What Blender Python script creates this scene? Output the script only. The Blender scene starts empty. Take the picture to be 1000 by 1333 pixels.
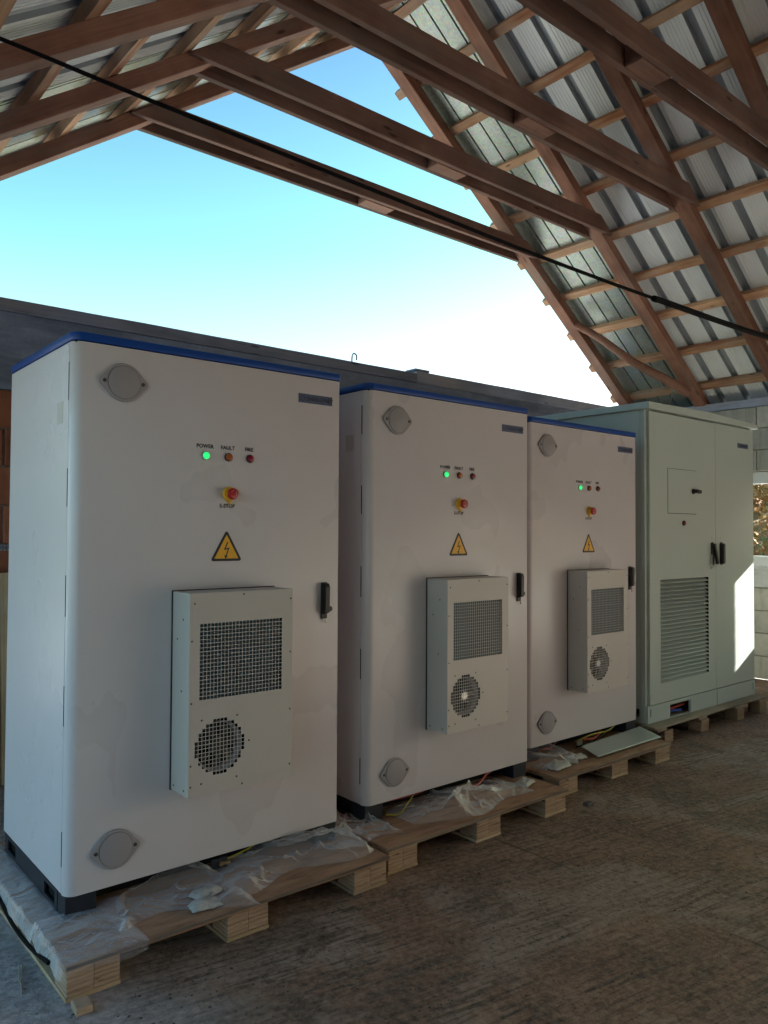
import bpy, bmesh, math, random
from mathutils import Vector, Matrix, noise as mnoise

random.seed(7)
scene = bpy.context.scene
col = scene.collection
R = math.radians

# ------------------------------------------------------------------ camera
cam_data = bpy.data.cameras.new('camera')
cam = bpy.data.objects.new('camera', cam_data)
col.objects.link(cam)
cF = Vector((0.64455385, 0.7640881, 0.02682724))
cR = Vector((0.76426599, -0.64488135, 0.00505354))
cU = Vector((-0.02116174, -0.01724587, 0.99962731))
cam.matrix_world = Matrix(((cR.x, cU.x, -cF.x, 0), (cR.y, cU.y, -cF.y, 0), (cR.z, cU.z, -cF.z, 1.55), (0, 0, 0, 1)))
cam_data.sensor_fit = 'HORIZONTAL'
cam_data.sensor_width = 36.0
cam_data.lens = 36.0 * 1.01506
cam_data.clip_start = 0.05
cam_data.clip_end = 3000
scene.camera = cam

# ------------------------------------------------------------------ sky, sun, exposure
SUN = Vector((1.0, -0.30, 0.48)).normalized()
elev = math.asin(SUN.z)
azim = math.atan2(SUN.x, SUN.y)
world = bpy.data.worlds.new('World')
scene.world = world
world.use_nodes = True
wt = world.node_tree
wt.nodes.clear()
sky = wt.nodes.new('ShaderNodeTexSky')
sky.sky_type = 'NISHITA'
sky.sun_disc = False
sky.sun_elevation = elev
sky.sun_rotation = azim
sky.air_density = 1.0
sky.dust_density = 2.6
sky.ozone_density = 0.6
bg = wt.nodes.new('ShaderNodeBackground')
bg.inputs['Strength'].default_value = 0.070
wo = wt.nodes.new('ShaderNodeOutputWorld')
tc = wt.nodes.new('ShaderNodeTexCoord'); sz_ = wt.nodes.new('ShaderNodeSeparateXYZ'); rp = wt.nodes.new('ShaderNodeValToRGB')
wt.links.new(tc.outputs['Generated'], sz_.inputs[0]); wt.links.new(sz_.outputs[2], rp.inputs[0])
el_ = rp.color_ramp.elements
el_[0].position = 0.18; el_[0].color = (1.0, 1.0, 0.97, 1)
el_[1].position = 0.34; el_[1].color = (0.58, 1.04, 0.76, 1)
e3 = el_.new(0.55); e3.color = (0.36, 0.62, 0.76, 1)
tint = wt.nodes.new('ShaderNodeMix'); tint.data_type = 'RGBA'; tint.blend_type = 'MULTIPLY'
tint.inputs[0].default_value = 1.0
wt.links.new(rp.outputs[0], tint.inputs[7])
wt.links.new(sky.outputs[0], tint.inputs[6])
wt.links.new(tint.outputs[2], bg.inputs['Color'])
wt.links.new(bg.outputs[0], wo.inputs['Surface'])
sun_d = bpy.data.lights.new('sun', 'SUN')
sun_d.energy = 5.0
sun_d.angle = R(0.5)
sun_d.color = (1.0, 0.93, 0.80)
sun = bpy.data.objects.new('sun', sun_d)
sun.rotation_euler = SUN.to_track_quat('Z', 'Y').to_euler()
col.objects.link(sun)
scene.view_settings.view_transform = 'Standard'
scene.view_settings.look = 'None'
scene.view_settings.gamma = 1.0
scene.view_settings.exposure = 2.65
scene.view_settings.use_curve_mapping = False
try:
    scene.cycles.max_bounces = 10
    scene.cycles.diffuse_bounces = 6
    scene.cycles.transparent_max_bounces = 12
    scene.cycles.sample_clamp_indirect = 6
except Exception:
    pass

# ------------------------------------------------------------------ helpers
def tag(o, label=None, cat=None, group=None, kind=None):
    if label: o['label'] = label
    if cat: o['category'] = cat
    if group: o['group'] = group
    if kind: o['kind'] = kind
    return o

def empty(name, loc=(0, 0, 0), rz=0.0):
    o = bpy.data.objects.new(name, None)
    o.location = loc
    o.rotation_euler = (0, 0, rz)
    o.empty_display_size = 0.1
    col.objects.link(o)
    return o

def link_mesh(name, me, parent=None, mat=None):
    o = bpy.data.objects.new(name, me)
    if mat is not None and not me.materials:
        me.materials.append(mat)
    col.objects.link(o)
    if parent is not None: o.parent = parent
    return o

class MB:
    """collects geometry for ONE mesh"""
    def __init__(s): s.bm = bmesh.new()
    def poly(s, pts):
        vs = [s.bm.verts.new(p) for p in pts]
        return s.bm.faces.new(vs)
    def box(s, x0, x1, y0, y1, z0, z1):
        v = [s.bm.verts.new(p) for p in ((x0,y0,z0),(x1,y0,z0),(x1,y1,z0),(x0,y1,z0),(x0,y0,z1),(x1,y0,z1),(x1,y1,z1),(x0,y1,z1))]
        for f in ((0,3,2,1),(4,5,6,7),(0,1,5,4),(1,2,6,5),(2,3,7,6),(3,0,4,7)):
            s.bm.faces.new([v[i] for i in f])
        return s
    def prism(s, poly, a0, a1, axis='Y'):
        """poly is a list of 2D points; XZ extruded in Y, XY in Z, YZ in X"""
        def P(p, a):
            if axis == 'Y': return (p[0], a, p[1])
            if axis == 'Z': return (p[0], p[1], a)
            return (a, p[0], p[1])
        n = len(poly)
        A = [s.bm.verts.new(P(p, a0)) for p in poly]
        B = [s.bm.verts.new(P(p, a1)) for p in poly]
        s.bm.faces.new(A); s.bm.faces.new(B[::-1])
        for i in range(n):
            j = (i + 1) % n
            s.bm.faces.new((A[j], A[i], B[i], B[j]))
        return s
    def cyl(s, c, axis, r, h, n=24, r2=None):
        """cylinder starting at c going h along axis"""
        r2 = r if r2 is None else r2
        a = Vector(axis).normalized(); q = a.to_track_quat('Z', 'Y')
        c = Vector(c); A = []; B = []
        for i in range(n):
            t = 2 * math.pi * i / n
            d = q @ Vector((math.cos(t), math.sin(t), 0))
            A.append(s.bm.verts.new(c + d * r)); B.append(s.bm.verts.new(c + d * r2 + a * h))
        s.bm.faces.new(A[::-1]); s.bm.faces.new(B)
        for i in range(n):
            j = (i + 1) % n
            s.bm.faces.new((A[i], A[j], B[j], B[i]))
        return s
    def tube(s, pts, r, n=8, rf=None):
        pts = [Vector(p) for p in pts]; rings = []
        for i, p in enumerate(pts):
            d = (pts[min(i + 1, len(pts) - 1)] - pts[max(i - 1, 0)]).normalized()
            up = Vector((0, 0, 1)) if abs(d.z) < 0.9 else Vector((1, 0, 0))
            u = d.cross(up).normalized(); v = u.cross(d)
            rr = rf(i / (len(pts) - 1)) if rf else r
            rings.append([s.bm.verts.new(p + (u * math.cos(2*math.pi*k/n) + v * math.sin(2*math.pi*k/n)) * rr) for k in range(n)])
        for a, b in zip(rings, rings[1:]):
            for k in range(n):
                s.bm.faces.new((a[k], a[(k+1) % n], b[(k+1) % n], b[k]))
        s.bm.faces.new(rings[0][::-1]); s.bm.faces.new(rings[-1])
        return s
    def mesh(s, name, mat=None, smooth=False, bevel=0.0, segs=2):
        bmesh.ops.recalc_face_normals(s.bm, faces=s.bm.faces)
        if bevel:
            es = [e for e in s.bm.edges if len(e.link_faces) == 2 and e.calc_face_angle(0) > 0.6]
            bmesh.ops.bevel(s.bm, geom=es, offset=bevel, segments=segs, profile=0.5, affect='EDGES', clamp_overlap=True)
        me = bpy.data.meshes.new(name)
        s.bm.to_mesh(me); s.bm.free()
        if mat: me.materials.append(mat)
        if smooth:
            me.polygons.foreach_set('use_smooth', [True] * len(me.polygons))
            try: me.set_sharp_from_angle(angle=R(40))
            except Exception: pass
        return me
    def build(s, name, mat, parent=None, smooth=False, bevel=0.0, segs=2):
        return link_mesh(name, s.mesh(name, mat, smooth, bevel, segs), parent)

def spline(pts, n=8):
    """Catmull-Rom through pts"""
    pts = [Vector(p) for p in pts]
    P = [pts[0]*2 - pts[1]] + pts + [pts[-1]*2 - pts[-2]]
    out = []
    for i in range(1, len(P) - 2):
        for k in range(n):
            t = k / n
            a, b, c, d = P[i-1], P[i], P[i+1], P[i+2]
            out.append(0.5 * ((2*b) + (c-a)*t + (2*a-5*b+4*c-d)*t*t + (3*b-a-3*c+d)*t*t*t))
    out.append(pts[-1])
    return out

def children(o): return [c for c in bpy.data.objects if c.parent == o]
def copy_tree(o, parent=None):
    c = o.copy(); col.objects.link(c)
    if parent is not None: c.parent = parent
    for ch in children(o): copy_tree(ch, c)
    return c

def beam(name, p0, p1, w, h, mat, parent=None, side=(0, 1, 0), bevel=0.004, rough=0.0):
    """timber from p0 to p1 (centre line), w along side, h across; its own local x runs along the grain"""
    p0 = Vector(p0); p1 = Vector(p1)
    x = (p1 - p0).normalized(); y = Vector(side); y = (y - x * y.dot(x)).normalized(); z = x.cross(y)
    L = (p1 - p0).length
    m = MB()
    if rough:
        n = max(2, int(L / 0.25))
        rings = []
        for i in range(n + 1):
            a = L * i / n
            dy = rough * mnoise.noise(Vector((a * 1.7, p0.x * 3 + p0.y, 1.3))); dz = rough * mnoise.noise(Vector((a * 2.3, p0.z * 5, 7.7)))
            dh = rough * mnoise.noise(Vector((a * 3.1, p0.z * 5, 2.7)))
            rings.append([m.bm.verts.new((a, sy * w/2 + dy, sz * (h/2 + dh) + dz)) for sy, sz in ((-1,-1),(1,-1),(1,1),(-1,1))])
        for a, b in zip(rings, rings[1:]):
            for k in range(4): m.bm.faces.new((a[k], a[(k+1) % 4], b[(k+1) % 4], b[k]))
        m.bm.faces.new(rings[0][::-1]); m.bm.faces.new(rings[-1])
    else:
        m.box(0, L, -w/2, w/2, -h/2, h/2)
    o = link_mesh(name, m.mesh(name, mat, bevel=bevel, segs=1))
    o.matrix_world = Matrix(((x.x, y.x, z.x, p0.x), (x.y, y.y, z.y, p0.y), (x.z, y.z, z.z, p0.z), (0, 0, 0, 1)))
    if parent is not None: o.parent = parent; o.matrix_parent_inverse = parent.matrix_basis.inverted()
    return o

def slope_prism(name, poly, y0, y1, ang, mat, parent):
    """XZ polygon extruded in Y, its object turned so that local x runs along the grain (ang, about Y)"""
    ox, oz = poly[0]; c, s = math.cos(ang), math.sin(ang)
    loc = [((x-ox)*c + (z-oz)*s, -(x-ox)*s + (z-oz)*c) for x, z in poly]
    m = MB(); m.prism(loc, y0, y1, 'Y')
    o = link_mesh(name, m.mesh(name, mat, bevel=0.004, segs=1), parent)
    o.location = (ox, 0, oz); o.rotation_euler = (0, -ang, 0)
    return o

def panel(name, w, h, holes, t, mat, parent=None, y=0.0, x0=0.0, z0=0.0, bevel=0.0):
    """flat sheet in XZ with rectangular holes (each hole x0,x1,z0,z1), thickness t towards +y"""
    xs = sorted({0.0, w} | {v for hh in holes for v in hh[:2]})
    zs = sorted({0.0, h} | {v for hh in holes for v in hh[2:]})
    m = MB(); bm = m.bm; cache = {}
    def V(i, k, b):
        if (i, k, b) not in cache: cache[(i, k, b)] = bm.verts.new((x0 + xs[i], y + (t if b else 0), z0 + zs[k]))
        return cache[(i, k, b)]
    def solid(i, k):
        if i < 0 or k < 0 or i >= len(xs)-1 or k >= len(zs)-1: return False
        cx, cz = (xs[i]+xs[i+1])/2, (zs[k]+zs[k+1])/2
        return not any(a < cx < b and c < cz < d for a, b, c, d in holes)
    for i in range(len(xs)-1):
        for k in range(len(zs)-1):
            if not solid(i, k): continue
            bm.faces.new((V(i,k,0), V(i+1,k,0), V(i+1,k+1,0), V(i,k+1,0)))
            bm.faces.new((V(i,k+1,1), V(i+1,k+1,1), V(i+1,k,1), V(i,k,1)))
            if not solid(i-1, k): bm.faces.new((V(i,k,0), V(i,k+1,0), V(i,k+1,1), V(i,k,1)))
            if not solid(i+1, k): bm.faces.new((V(i+1,k+1,0), V(i+1,k,0), V(i+1,k,1), V(i+1,k+1,1)))
            if not solid(i, k-1): bm.faces.new((V(i+1,k,0), V(i,k,0), V(i,k,1), V(i+1,k,1)))
            if not solid(i, k+1): bm.faces.new((V(i,k+1,0), V(i+1,k+1,0), V(i+1,k+1,1), V(i,k+1,1)))
    return m.build(name, mat, parent)

def text_mesh(s, size, name, mat, parent, loc, bold=0.0, align='CENTER'):
    c = bpy.data.curves.new(name, 'FONT'); c.body = s; c.size = size; c.align_x = align
    c.extrude = 0.0004; c.offset = bold; c.resolution_u = 3
    t = bpy.data.objects.new(name, c); col.objects.link(t)
    dg = bpy.context.evaluated_depsgraph_get()
    me = bpy.data.meshes.new_from_object(t.evaluated_get(dg))
    bpy.data.objects.remove(t); bpy.data.curves.remove(c)
    me.materials.clear(); me.materials.append(mat)
    o = link_mesh(name, me, parent)
    o.rotation_euler = (R(90), 0, 0); o.location = loc
    return o

# ------------------------------------------------------------------ materials
MATS = {}
class NT:
    def __init__(s, name):
        s.m = bpy.data.materials.new(name); s.m.use_nodes = True
        s.t = s.m.node_tree; s.n = s.t.nodes; s.p = s.n['Principled BSDF']
    def add(s, typ, **kw):
        n = s.n.new(typ)
        for k, v in kw.items():
            if k in n.inputs.keys(): n.inputs[k].default_value = v
            else: setattr(n, k, v)
        return n
    def l(s, a, b): s.t.links.new(a, b)
    def coords(s, scale=(1, 1, 1), rot=(0, 0, 0), rand=True, world=False):
        tc = s.add('ShaderNodeTexCoord')
        src = tc.outputs['Object']
        if world:
            g = s.add('ShaderNodeNewGeometry'); src = g.outputs['Position']
        if rand:
            oi = s.add('ShaderNodeObjectInfo')
            mu = s.add('ShaderNodeMath', operation='MULTIPLY'); mu.inputs[1].default_value = 37.0
            s.l(oi.outputs['Random'], mu.inputs[0])
            va = s.add('ShaderNodeVectorMath', operation='ADD')
            s.l(src, va.inputs[0]); s.l(mu.outputs[0], va.inputs[1]); src = va.outputs[0]
        mp = s.add('ShaderNodeMapping'); mp.inputs['Scale'].default_value = scale; mp.inputs['Rotation'].default_value = rot
        s.l(src, mp.inputs['Vector'])
        return mp.outputs[0]
    def noise(s, vec, scale, detail=4, rough=0.55, dist=0.0):
        n = s.add('ShaderNodeTexNoise'); n.inputs['Scale'].default_value = scale
        n.inputs['Detail'].default_value = detail; n.inputs['Roughness'].default_value = rough; n.inputs['Distortion'].default_value = dist
        s.l(vec, n.inputs['Vector']); return n.outputs['Fac']
    def ramp(s, fac, stops):
        r = s.add('ShaderNodeValToRGB'); e = r.color_ramp.elements
        while len(e) < len(stops): e.new(0.5)
        for el, (p, c) in zip(e, stops):
            el.position = p; el.color = (*c, 1) if len(c) == 3 else c
        s.l(fac, r.inputs[0]); return r.outputs[0]
    def mix(s, fac, a, b, mode='MIX'):
        m = s.add('ShaderNodeMix', data_type='RGBA', blend_type=mode)
        for i, v in ((6, a), (7, b)):
            if hasattr(v, 'links') or isinstance(v, bpy.types.NodeSocket): s.l(v, m.inputs[i])
            else: m.inputs[i].default_value = (*v, 1)
        if isinstance(fac, bpy.types.NodeSocket): s.l(fac, m.inputs[0])
        else: m.inputs[0].default_value = fac
        return m.outputs[2]
    def bump(s, h, strength, dist, prev=None):
        b = s.add('ShaderNodeBump'); b.inputs['Strength'].default_value = strength; b.inputs['Distance'].default_value = dist
        s.l(h, b.inputs['Height'])
        if prev is not None: s.l(prev, b.inputs['Normal'])
        return b.outputs[0]
    def out(s, color=None, rough=None, normal=None, metal=None, spec=None):
        p = s.p
        for nm, v in (('Base Color', color), ('Roughness', rough), ('Normal', normal), ('Metallic', metal), ('Specular IOR Level', spec)):
            if v is None: continue
            if isinstance(v, bpy.types.NodeSocket): s.l(v, p.inputs[nm])
            elif nm == 'Base Color': p.inputs[nm].default_value = (*v, 1)
            else: p.inputs[nm].default_value = v
        return s.m

def wood_mat(name, dark, mid, light, knots=True, rough=0.75, dirt=0.38, kscale=1.0, red=None, grey=True):
    t = NT(name)
    v = t.coords((1.1, 14, 14))
    grain = t.noise(v, 1.6, 6, 0.62, 0.6)
    c = t.ramp(grain, [(0.25, dark), (0.5, mid), (0.75, light)])
    v2 = t.coords((0.6, 60, 60))
    fine = t.noise(v2, 1.5, 3, 0.5)
    c = t.mix(0.35, c, t.ramp(fine, [(0.3, tuple(x*0.55 for x in mid)), (0.7, tuple(min(1, x*1.35) for x in mid))]), 'MIX')
    v3 = t.coords((1, 1, 1))
    big = t.noise(v3, 2.2, 3, 0.6)
    c = t.mix(dirt, c, t.ramp(big, [(0.35, tuple(x*0.45 for x in mid)), (0.65, light)]), 'MIX')
    gw = t.noise(t.coords((0.8, 3, 3)), 1.6, 5, 0.65)
    gm_ = sum(mid)/3
    c = t.mix(t.ramp(gw, [(0.48, (0, 0, 0)), (0.7, (0.55, 0.55, 0.55))]), c, (gm_*1.25, gm_*1.1, gm_*1.0))
    if red is not None:
        rv = t.noise(t.coords((0.7, 6, 6)), 2.0, 3, 0.5)
        c = t.mix(t.ramp(rv, [(0.55, (0, 0, 0)), (0.7, (0.7, 0.7, 0.7))]), c, red)
    if knots:
        vk = t.coords((2.6*kscale, 9*kscale, 9*kscale))
        vo = t.add('ShaderNodeTexVoronoi'); vo.inputs['Scale'].default_value = 0.85; t.l(vk, vo.inputs['Vector'])
        kf = t.ramp(vo.outputs['Distance'], [(0.05, (0.8, 0.8, 0.8)), (0.13, (0, 0, 0))])
        c = t.mix(kf, c, tuple(x*0.35 for x in dark))
    oi = t.add('ShaderNodeObjectInfo')
    mr = t.add('ShaderNodeMapRange'); mr.inputs[3].default_value = 0.72; mr.inputs[4].default_value = 1.35
    t.l(oi.outputs['Random'], mr.inputs[0])
    c = t.mix(1.0, c, mr.outputs[0], 'MULTIPLY')
    sp = t.noise(t.coords((0.9, 40, 40)), 1.1, 5, 0.7)
    c = t.mix(t.ramp(sp, [(0.66, (0, 0, 0)), (0.70, (0.8, 0.8, 0.8))]), c, tuple(x*0.4 for x in dark))
    nb = t.bump(grain, 0.5, 0.004); nb = t.bump(fine, 0.4, 0.002, nb)
    return t.out(c, rough, nb, spec=0.2)

M = MATS
M['rafter'] = wood_mat('rafter_timber', (0.085, 0.036, 0.026), (0.215, 0.10, 0.072), (0.35, 0.19, 0.135))
M['tie'] = wood_mat('tie_timber', (0.07, 0.035, 0.030), (0.165, 0.088, 0.070), (0.28, 0.165, 0.125))
M['batten'] = wood_mat('batten_timber', (0.18, 0.08, 0.045), (0.46, 0.25, 0.15), (0.68, 0.45, 0.29), red=(0.30, 0.09, 0.04), kscale=1.3)
M['spacer'] = wood_mat('spacer_timber', (0.18, 0.09, 0.05), (0.36, 0.21, 0.125), (0.50, 0.32, 0.20))
M['plate'] = wood_mat('weathered_plate', (0.19, 0.215, 0.30), (0.31, 0.34, 0.45), (0.42, 0.45, 0.56))
M['plank'] = wood_mat('leaning_plank', (0.28, 0.17, 0.09), (0.46, 0.32, 0.19), (0.60, 0.45, 0.28))
M['old'] = wood_mat('old_pallet_board', (0.16, 0.13, 0.10), (0.28, 0.235, 0.18), (0.42, 0.36, 0.28))
M['offcut'] = wood_mat('offcut', (0.25, 0.16, 0.09), (0.42, 0.30, 0.18), (0.55, 0.42, 0.28), knots=False)

def ply_block_mat():
    t = NT('laminated_block')
    v = t.coords((1, 1, 1), rand=False)
    w = t.add('ShaderNodeTexWave', wave_type='BANDS', bands_direction='Z'); w.inputs['Scale'].default_value = 20; w.inputs['Distortion'].default_value = 3.2
    w.inputs['Detail'].default_value = 3; w.inputs['Detail Scale'].default_value = 2.2
    t.l(v, w.inputs['Vector'])
    vr = t.coords((5, 5, 70))
    n = t.noise(vr, 1.2, 4, 0.6)
    c = t.ramp(w.outputs['Fac'], [(0.0, (0.24, 0.15, 0.10)), (0.3, (0.35, 0.235, 0.165)), (0.8, (0.42, 0.295, 0.21))])
    c = t.mix(0.7, c, t.ramp(n, [(0.3, (0.20, 0.12, 0.08)), (0.65, (0.46, 0.335, 0.24))]))
    gap = t.ramp(t.noise(t.coords((9, 9, 45)), 1.7, 2, 0.5), [(0.66, (0, 0, 0)), (0.74, (1, 1, 1))])
    c = t.mix(gap, c, (0.07, 0.04, 0.025))
    nb = t.bump(n, 0.6, 0.004); nb = t.bump(w.outputs['Fac'], 0.3, 0.002, nb)
    return t.out(c, 0.8, nb, spec=0.2)
M['block'] = ply_block_mat()

def deck_mat():
    t = NT('plywood_deck')
    n = t.noise(t.coords((2, 9, 9)), 2.2, 5, 0.6, 0.4)
    c = t.ramp(n, [(0.3, (0.20, 0.11, 0.065)), (0.5, (0.34, 0.20, 0.125)), (0.72, (0.42, 0.27, 0.17))])
    d = t.noise(t.coords(), 5, 6, 0.7)
    c = t.mix(t.ramp(d, [(0.56, (0, 0, 0)), (0.8, (0.6, 0.6, 0.6))]), c, (0.14, 0.10, 0.08))
    g = t.noise(t.coords(), 180, 2, 0.5)
    c = t.mix(t.ramp(g, [(0.68, (0, 0, 0)), (0.72, (1, 1, 1))]), c, (0.08, 0.05, 0.035))
    return t.out(c, 0.7, t.bump(n, 0.3, 0.002), spec=0.3)
M['deck'] = deck_mat()
M['edge'] = wood_mat('grey_veneer_edge', (0.06, 0.05, 0.045), (0.13, 0.115, 0.10), (0.24, 0.20, 0.17), knots=False)

def paint_mat(name, colr, rough=0.34, peel=0.12, dust=0.12, dcol=(0.42, 0.38, 0.33), spec=0.5):
    t = NT(name)
    v = t.coords(rand=True)
    a = t.noise(v, 3.0, 5, 0.65)
    b = t.noise(v, 650, 2, 0.5)
    c = t.mix(t.ramp(a, [(0.45, (0, 0, 0)), (0.8, (dust, dust, dust))]), colr, dcol)
    c = t.mix(0.06, c, t.ramp(b, [(0.3, tuple(x*0.6 for x in colr)), (0.7, colr)]))
    sg = t.noise(t.coords((5, 5, 1.6)), 2.4, 7, 0.75, 0.8)
    c = t.mix(t.ramp(sg, [(0.56, (0, 0, 0)), (0.74, (dust*0.08, dust*0.08, dust*0.08))]), c, tuple(x*0.62 for x in dcol))
    sm = t.noise(t.coords((1, 1, 0.7)), 2.0, 3, 0.5)
    r = t.add('ShaderNodeMapRange'); r.inputs[3].default_value = rough*0.92; r.inputs[4].default_value = rough*1.15
    t.l(sm, r.inputs[0])
    wv = t.noise(v, 2.2, 2, 0.4)
    return t.out(c, r.outputs[0], t.bump(b, peel, 0.0006, t.bump(wv, 0.35, 0.006)), spec=spec)
M['white'] = paint_mat('white_powder_coat', (0.63, 0.605, 0.645), 0.27)
M['unit'] = paint_mat('cooling_unit_paint', (0.50, 0.48, 0.46), 0.42)
M['grey_cab'] = paint_mat('pale_grey_green_paint', (0.475, 0.555, 0.535), 0.30)
M['plate_grey'] = paint_mat('loose_plate_paint', (0.33, 0.37, 0.36), 0.35)
M['blue'] = paint_mat('blue_lid_paint', (0.003, 0.055, 0.30), 0.34, dust=0.02, spec=0.3)
M['plinth'] = paint_mat('dark_plinth_paint', (0.016, 0.020, 0.030), 0.5, dust=0.03, dcol=(0.12, 0.11, 0.10), spec=0.3)
M['cover'] = paint_mat('grey_plastic_cover', (0.30, 0.285, 0.31), 0.5, dust=0.05)

def simple(name, c, rough=0.5, metal=0.0, spec=0.5, var=0.15, scale=60):
    t = NT(name)
    n = t.noise(t.coords(), scale, 3, 0.6)
    cc = t.ramp(n, [(0.3, tuple(x*(1-var) for x in c)), (0.7, tuple(min(1, x*(1+var)) for x in c))])
    return t.out(cc, rough, None, metal, spec)
M['black'] = simple('black_plastic', (0.012, 0.012, 0.014), 0.45)
M['print'] = simple('printed_lettering', (0.02, 0.022, 0.03), 0.6)
M['gap'] = simple('dark_gap', (0.012, 0.012, 0.012), 0.9, spec=0.1)
M['yellow'] = simple('sign_yellow', (0.80, 0.42, 0.015), 0.45, var=0.05)
M['ecollar'] = simple('yellow_collar', (0.78, 0.42, 0.03), 0.35)
M['ered'] = simple('red_mushroom', (0.42, 0.012, 0.02), 0.3)
M['arrow'] = simple('pale_arrow', (0.6, 0.35, 0.3), 0.5)
M['amber'] = simple('amber_lens', (0.38, 0.085, 0.015), 0.15)
M['redlens'] = simple('red_lens', (0.22, 0.008, 0.03), 0.15)
M['screw'] = simple('screw_metal', (0.10, 0.10, 0.10), 0.35, 0.8)
M['steel'] = simple('bright_steel', (0.55, 0.54, 0.52), 0.3, 0.9)
M['brass'] = simple('brass_lug', (0.45, 0.36, 0.20), 0.35, 0.9)
M['fin'] = simple('heat_exchanger_fin', (0.05, 0.13, 0.19), 0.4, 0.3)
M['fan'] = simple('fan_plastic', (0.018, 0.02, 0.024), 0.35)
M['name'] = simple('name_plate_blue', (0.08, 0.105, 0.20), 0.35, 0.2)
M['nameprint'] = simple('name_plate_print', (0.012, 0.012, 0.045), 0.4)
M['wire_y'] = simple('yellow_green_wire', (0.40, 0.36, 0.03), 0.5)
M['wire_r'] = simple('red_wire', (0.40, 0.05, 0.03), 0.5)
M['wire_b'] = simple('blue_wire', (0.03, 0.08, 0.45), 0.5)
M['rubber'] = simple('black_cable', (0.005, 0.005, 0.006), 0.8, spec=0.12)
M['bag'] = simple('desiccant_bag', (0.42, 0.42, 0.41), 0.55, scale=90)
M['stick'] = simple('pale_pipe', (0.5, 0.52, 0.46), 0.4)
M['frame_w'] = simple('white_window_frame', (0.72, 0.74, 0.74), 0.4, var=0.05)
M['strap'] = simple('zinc_strap', (0.5, 0.55, 0.6), 0.35, 0.8)
M['rust'] = simple('rebar', (0.09, 0.08, 0.09), 0.7, 0.4)
M['jute'] = simple('straw', (0.35, 0.30, 0.20), 0.8)

t = NT('green_lens_lit')
e = t.p; e.inputs['Base Color'].default_value = (0.02, 0.5, 0.12, 1); e.inputs['Roughness'].default_value = 0.2
e.inputs['Emission Color'].default_value = (0.03, 0.85, 0.22, 1); e.inputs['Emission Strength'].default_value = 0.16
M['green'] = t.m

def film_mat():
    t = NT('plastic_film')
    v = t.coords(rand=False)
    a = t.noise(v, 6, 3, 0.55, 1.4); b = t.noise(v, 26, 3, 0.6, 1.5)
    rdg = t.add('ShaderNodeMath', operation='SUBTRACT'); rdg.inputs[1].default_value = 0.5; t.l(b, rdg.inputs[0])
    rab = t.add('ShaderNodeMath', operation='ABSOLUTE'); t.l(rdg.outputs[0], rab.inputs[0])
    nb = t.bump(a, 0.7, 0.03); nb = t.bump(rab.outputs[0], 0.5, 0.012, nb)
    p = t.p
    p.inputs['Base Color'].default_value = (0.78, 0.79, 0.84, 1)
    p.inputs['Roughness'].default_value = 0.06
    p.inputs['Specular IOR Level'].default_value = 0.9
    t.l(nb, p.inputs['Normal'])
    lw = t.add('ShaderNodeLayerWeight'); lw.inputs[0].default_value = 0.45; t.l(nb, lw.inputs['Normal'])
    al = t.add('ShaderNodeMapRange'); al.inputs[1].default_value = 0.25; al.inputs[2].default_value = 0.95
    al.inputs[3].default_value = 0.14; al.inputs[4].default_value = 0.80
    t.l(lw.outputs['Facing'], al.inputs[0]); t.l(al.outputs[0], p.inputs['Alpha'])
    return t.m
M['film'] = film_mat()

def sheet_mat(name, c, rough, metal, spangle):
    t = NT(name)
    v = t.coords((1, 1, 1), world=True, rand=False)
    a = t.noise(v, 1.4, 4, 0.6)
    cc = t.ramp(a, [(0.3, tuple(x*0.9 for x in c)), (0.7, tuple(min(1, x*1.05) for x in c))])
    if spangle:
        s = t.add('ShaderNodeTexVoronoi'); s.inputs['Scale'].default_value = 70; t.l(v, s.inputs['Vector'])
        cc = t.mix(0.22, cc, s.outputs['Color'], 'OVERLAY')
        st = t.noise(t.coords((1, 1, 1), world=True, rand=False), 6, 5, 0.7)
        cc = t.mix(t.ramp(st, [(0.5, (0, 0, 0)), (0.75, (0.5, 0.5, 0.5))]), cc, tuple(x*0.55 for x in c))
        nb = t.bump(t.noise(v, 60, 3, 0.6), 0.35, 0.003)
    else:
        w = t.add('ShaderNodeTexWave', wave_type='BANDS', bands_direction='Y'); w.inputs['Scale'].default_value = 8.0; w.inputs['Distortion'].default_value = 0.0
        t.l(v, w.inputs['Vector'])
        nb = t.bump(w.outputs['Fac'], 0.05, 0.001)
        st = t.noise(t.coords((0.5, 30, 0.5), world=True, rand=False), 1.5, 3, 0.6)
        cc = t.mix(0.05, cc, t.ramp(st, [(0.3, tuple(x*0.7 for x in c)), (0.7, c)]))
    return t.out(cc, rough, nb, metal, 0.5)
M['sheet'] = sheet_mat('coated_roof_sheet', (0.76, 0.81, 0.85), 0.42, 0.0, False)
M['galv'] = sheet_mat('galvanised_sheet', (0.35, 0.39, 0.36), 0.36, 0.6, True)

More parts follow.
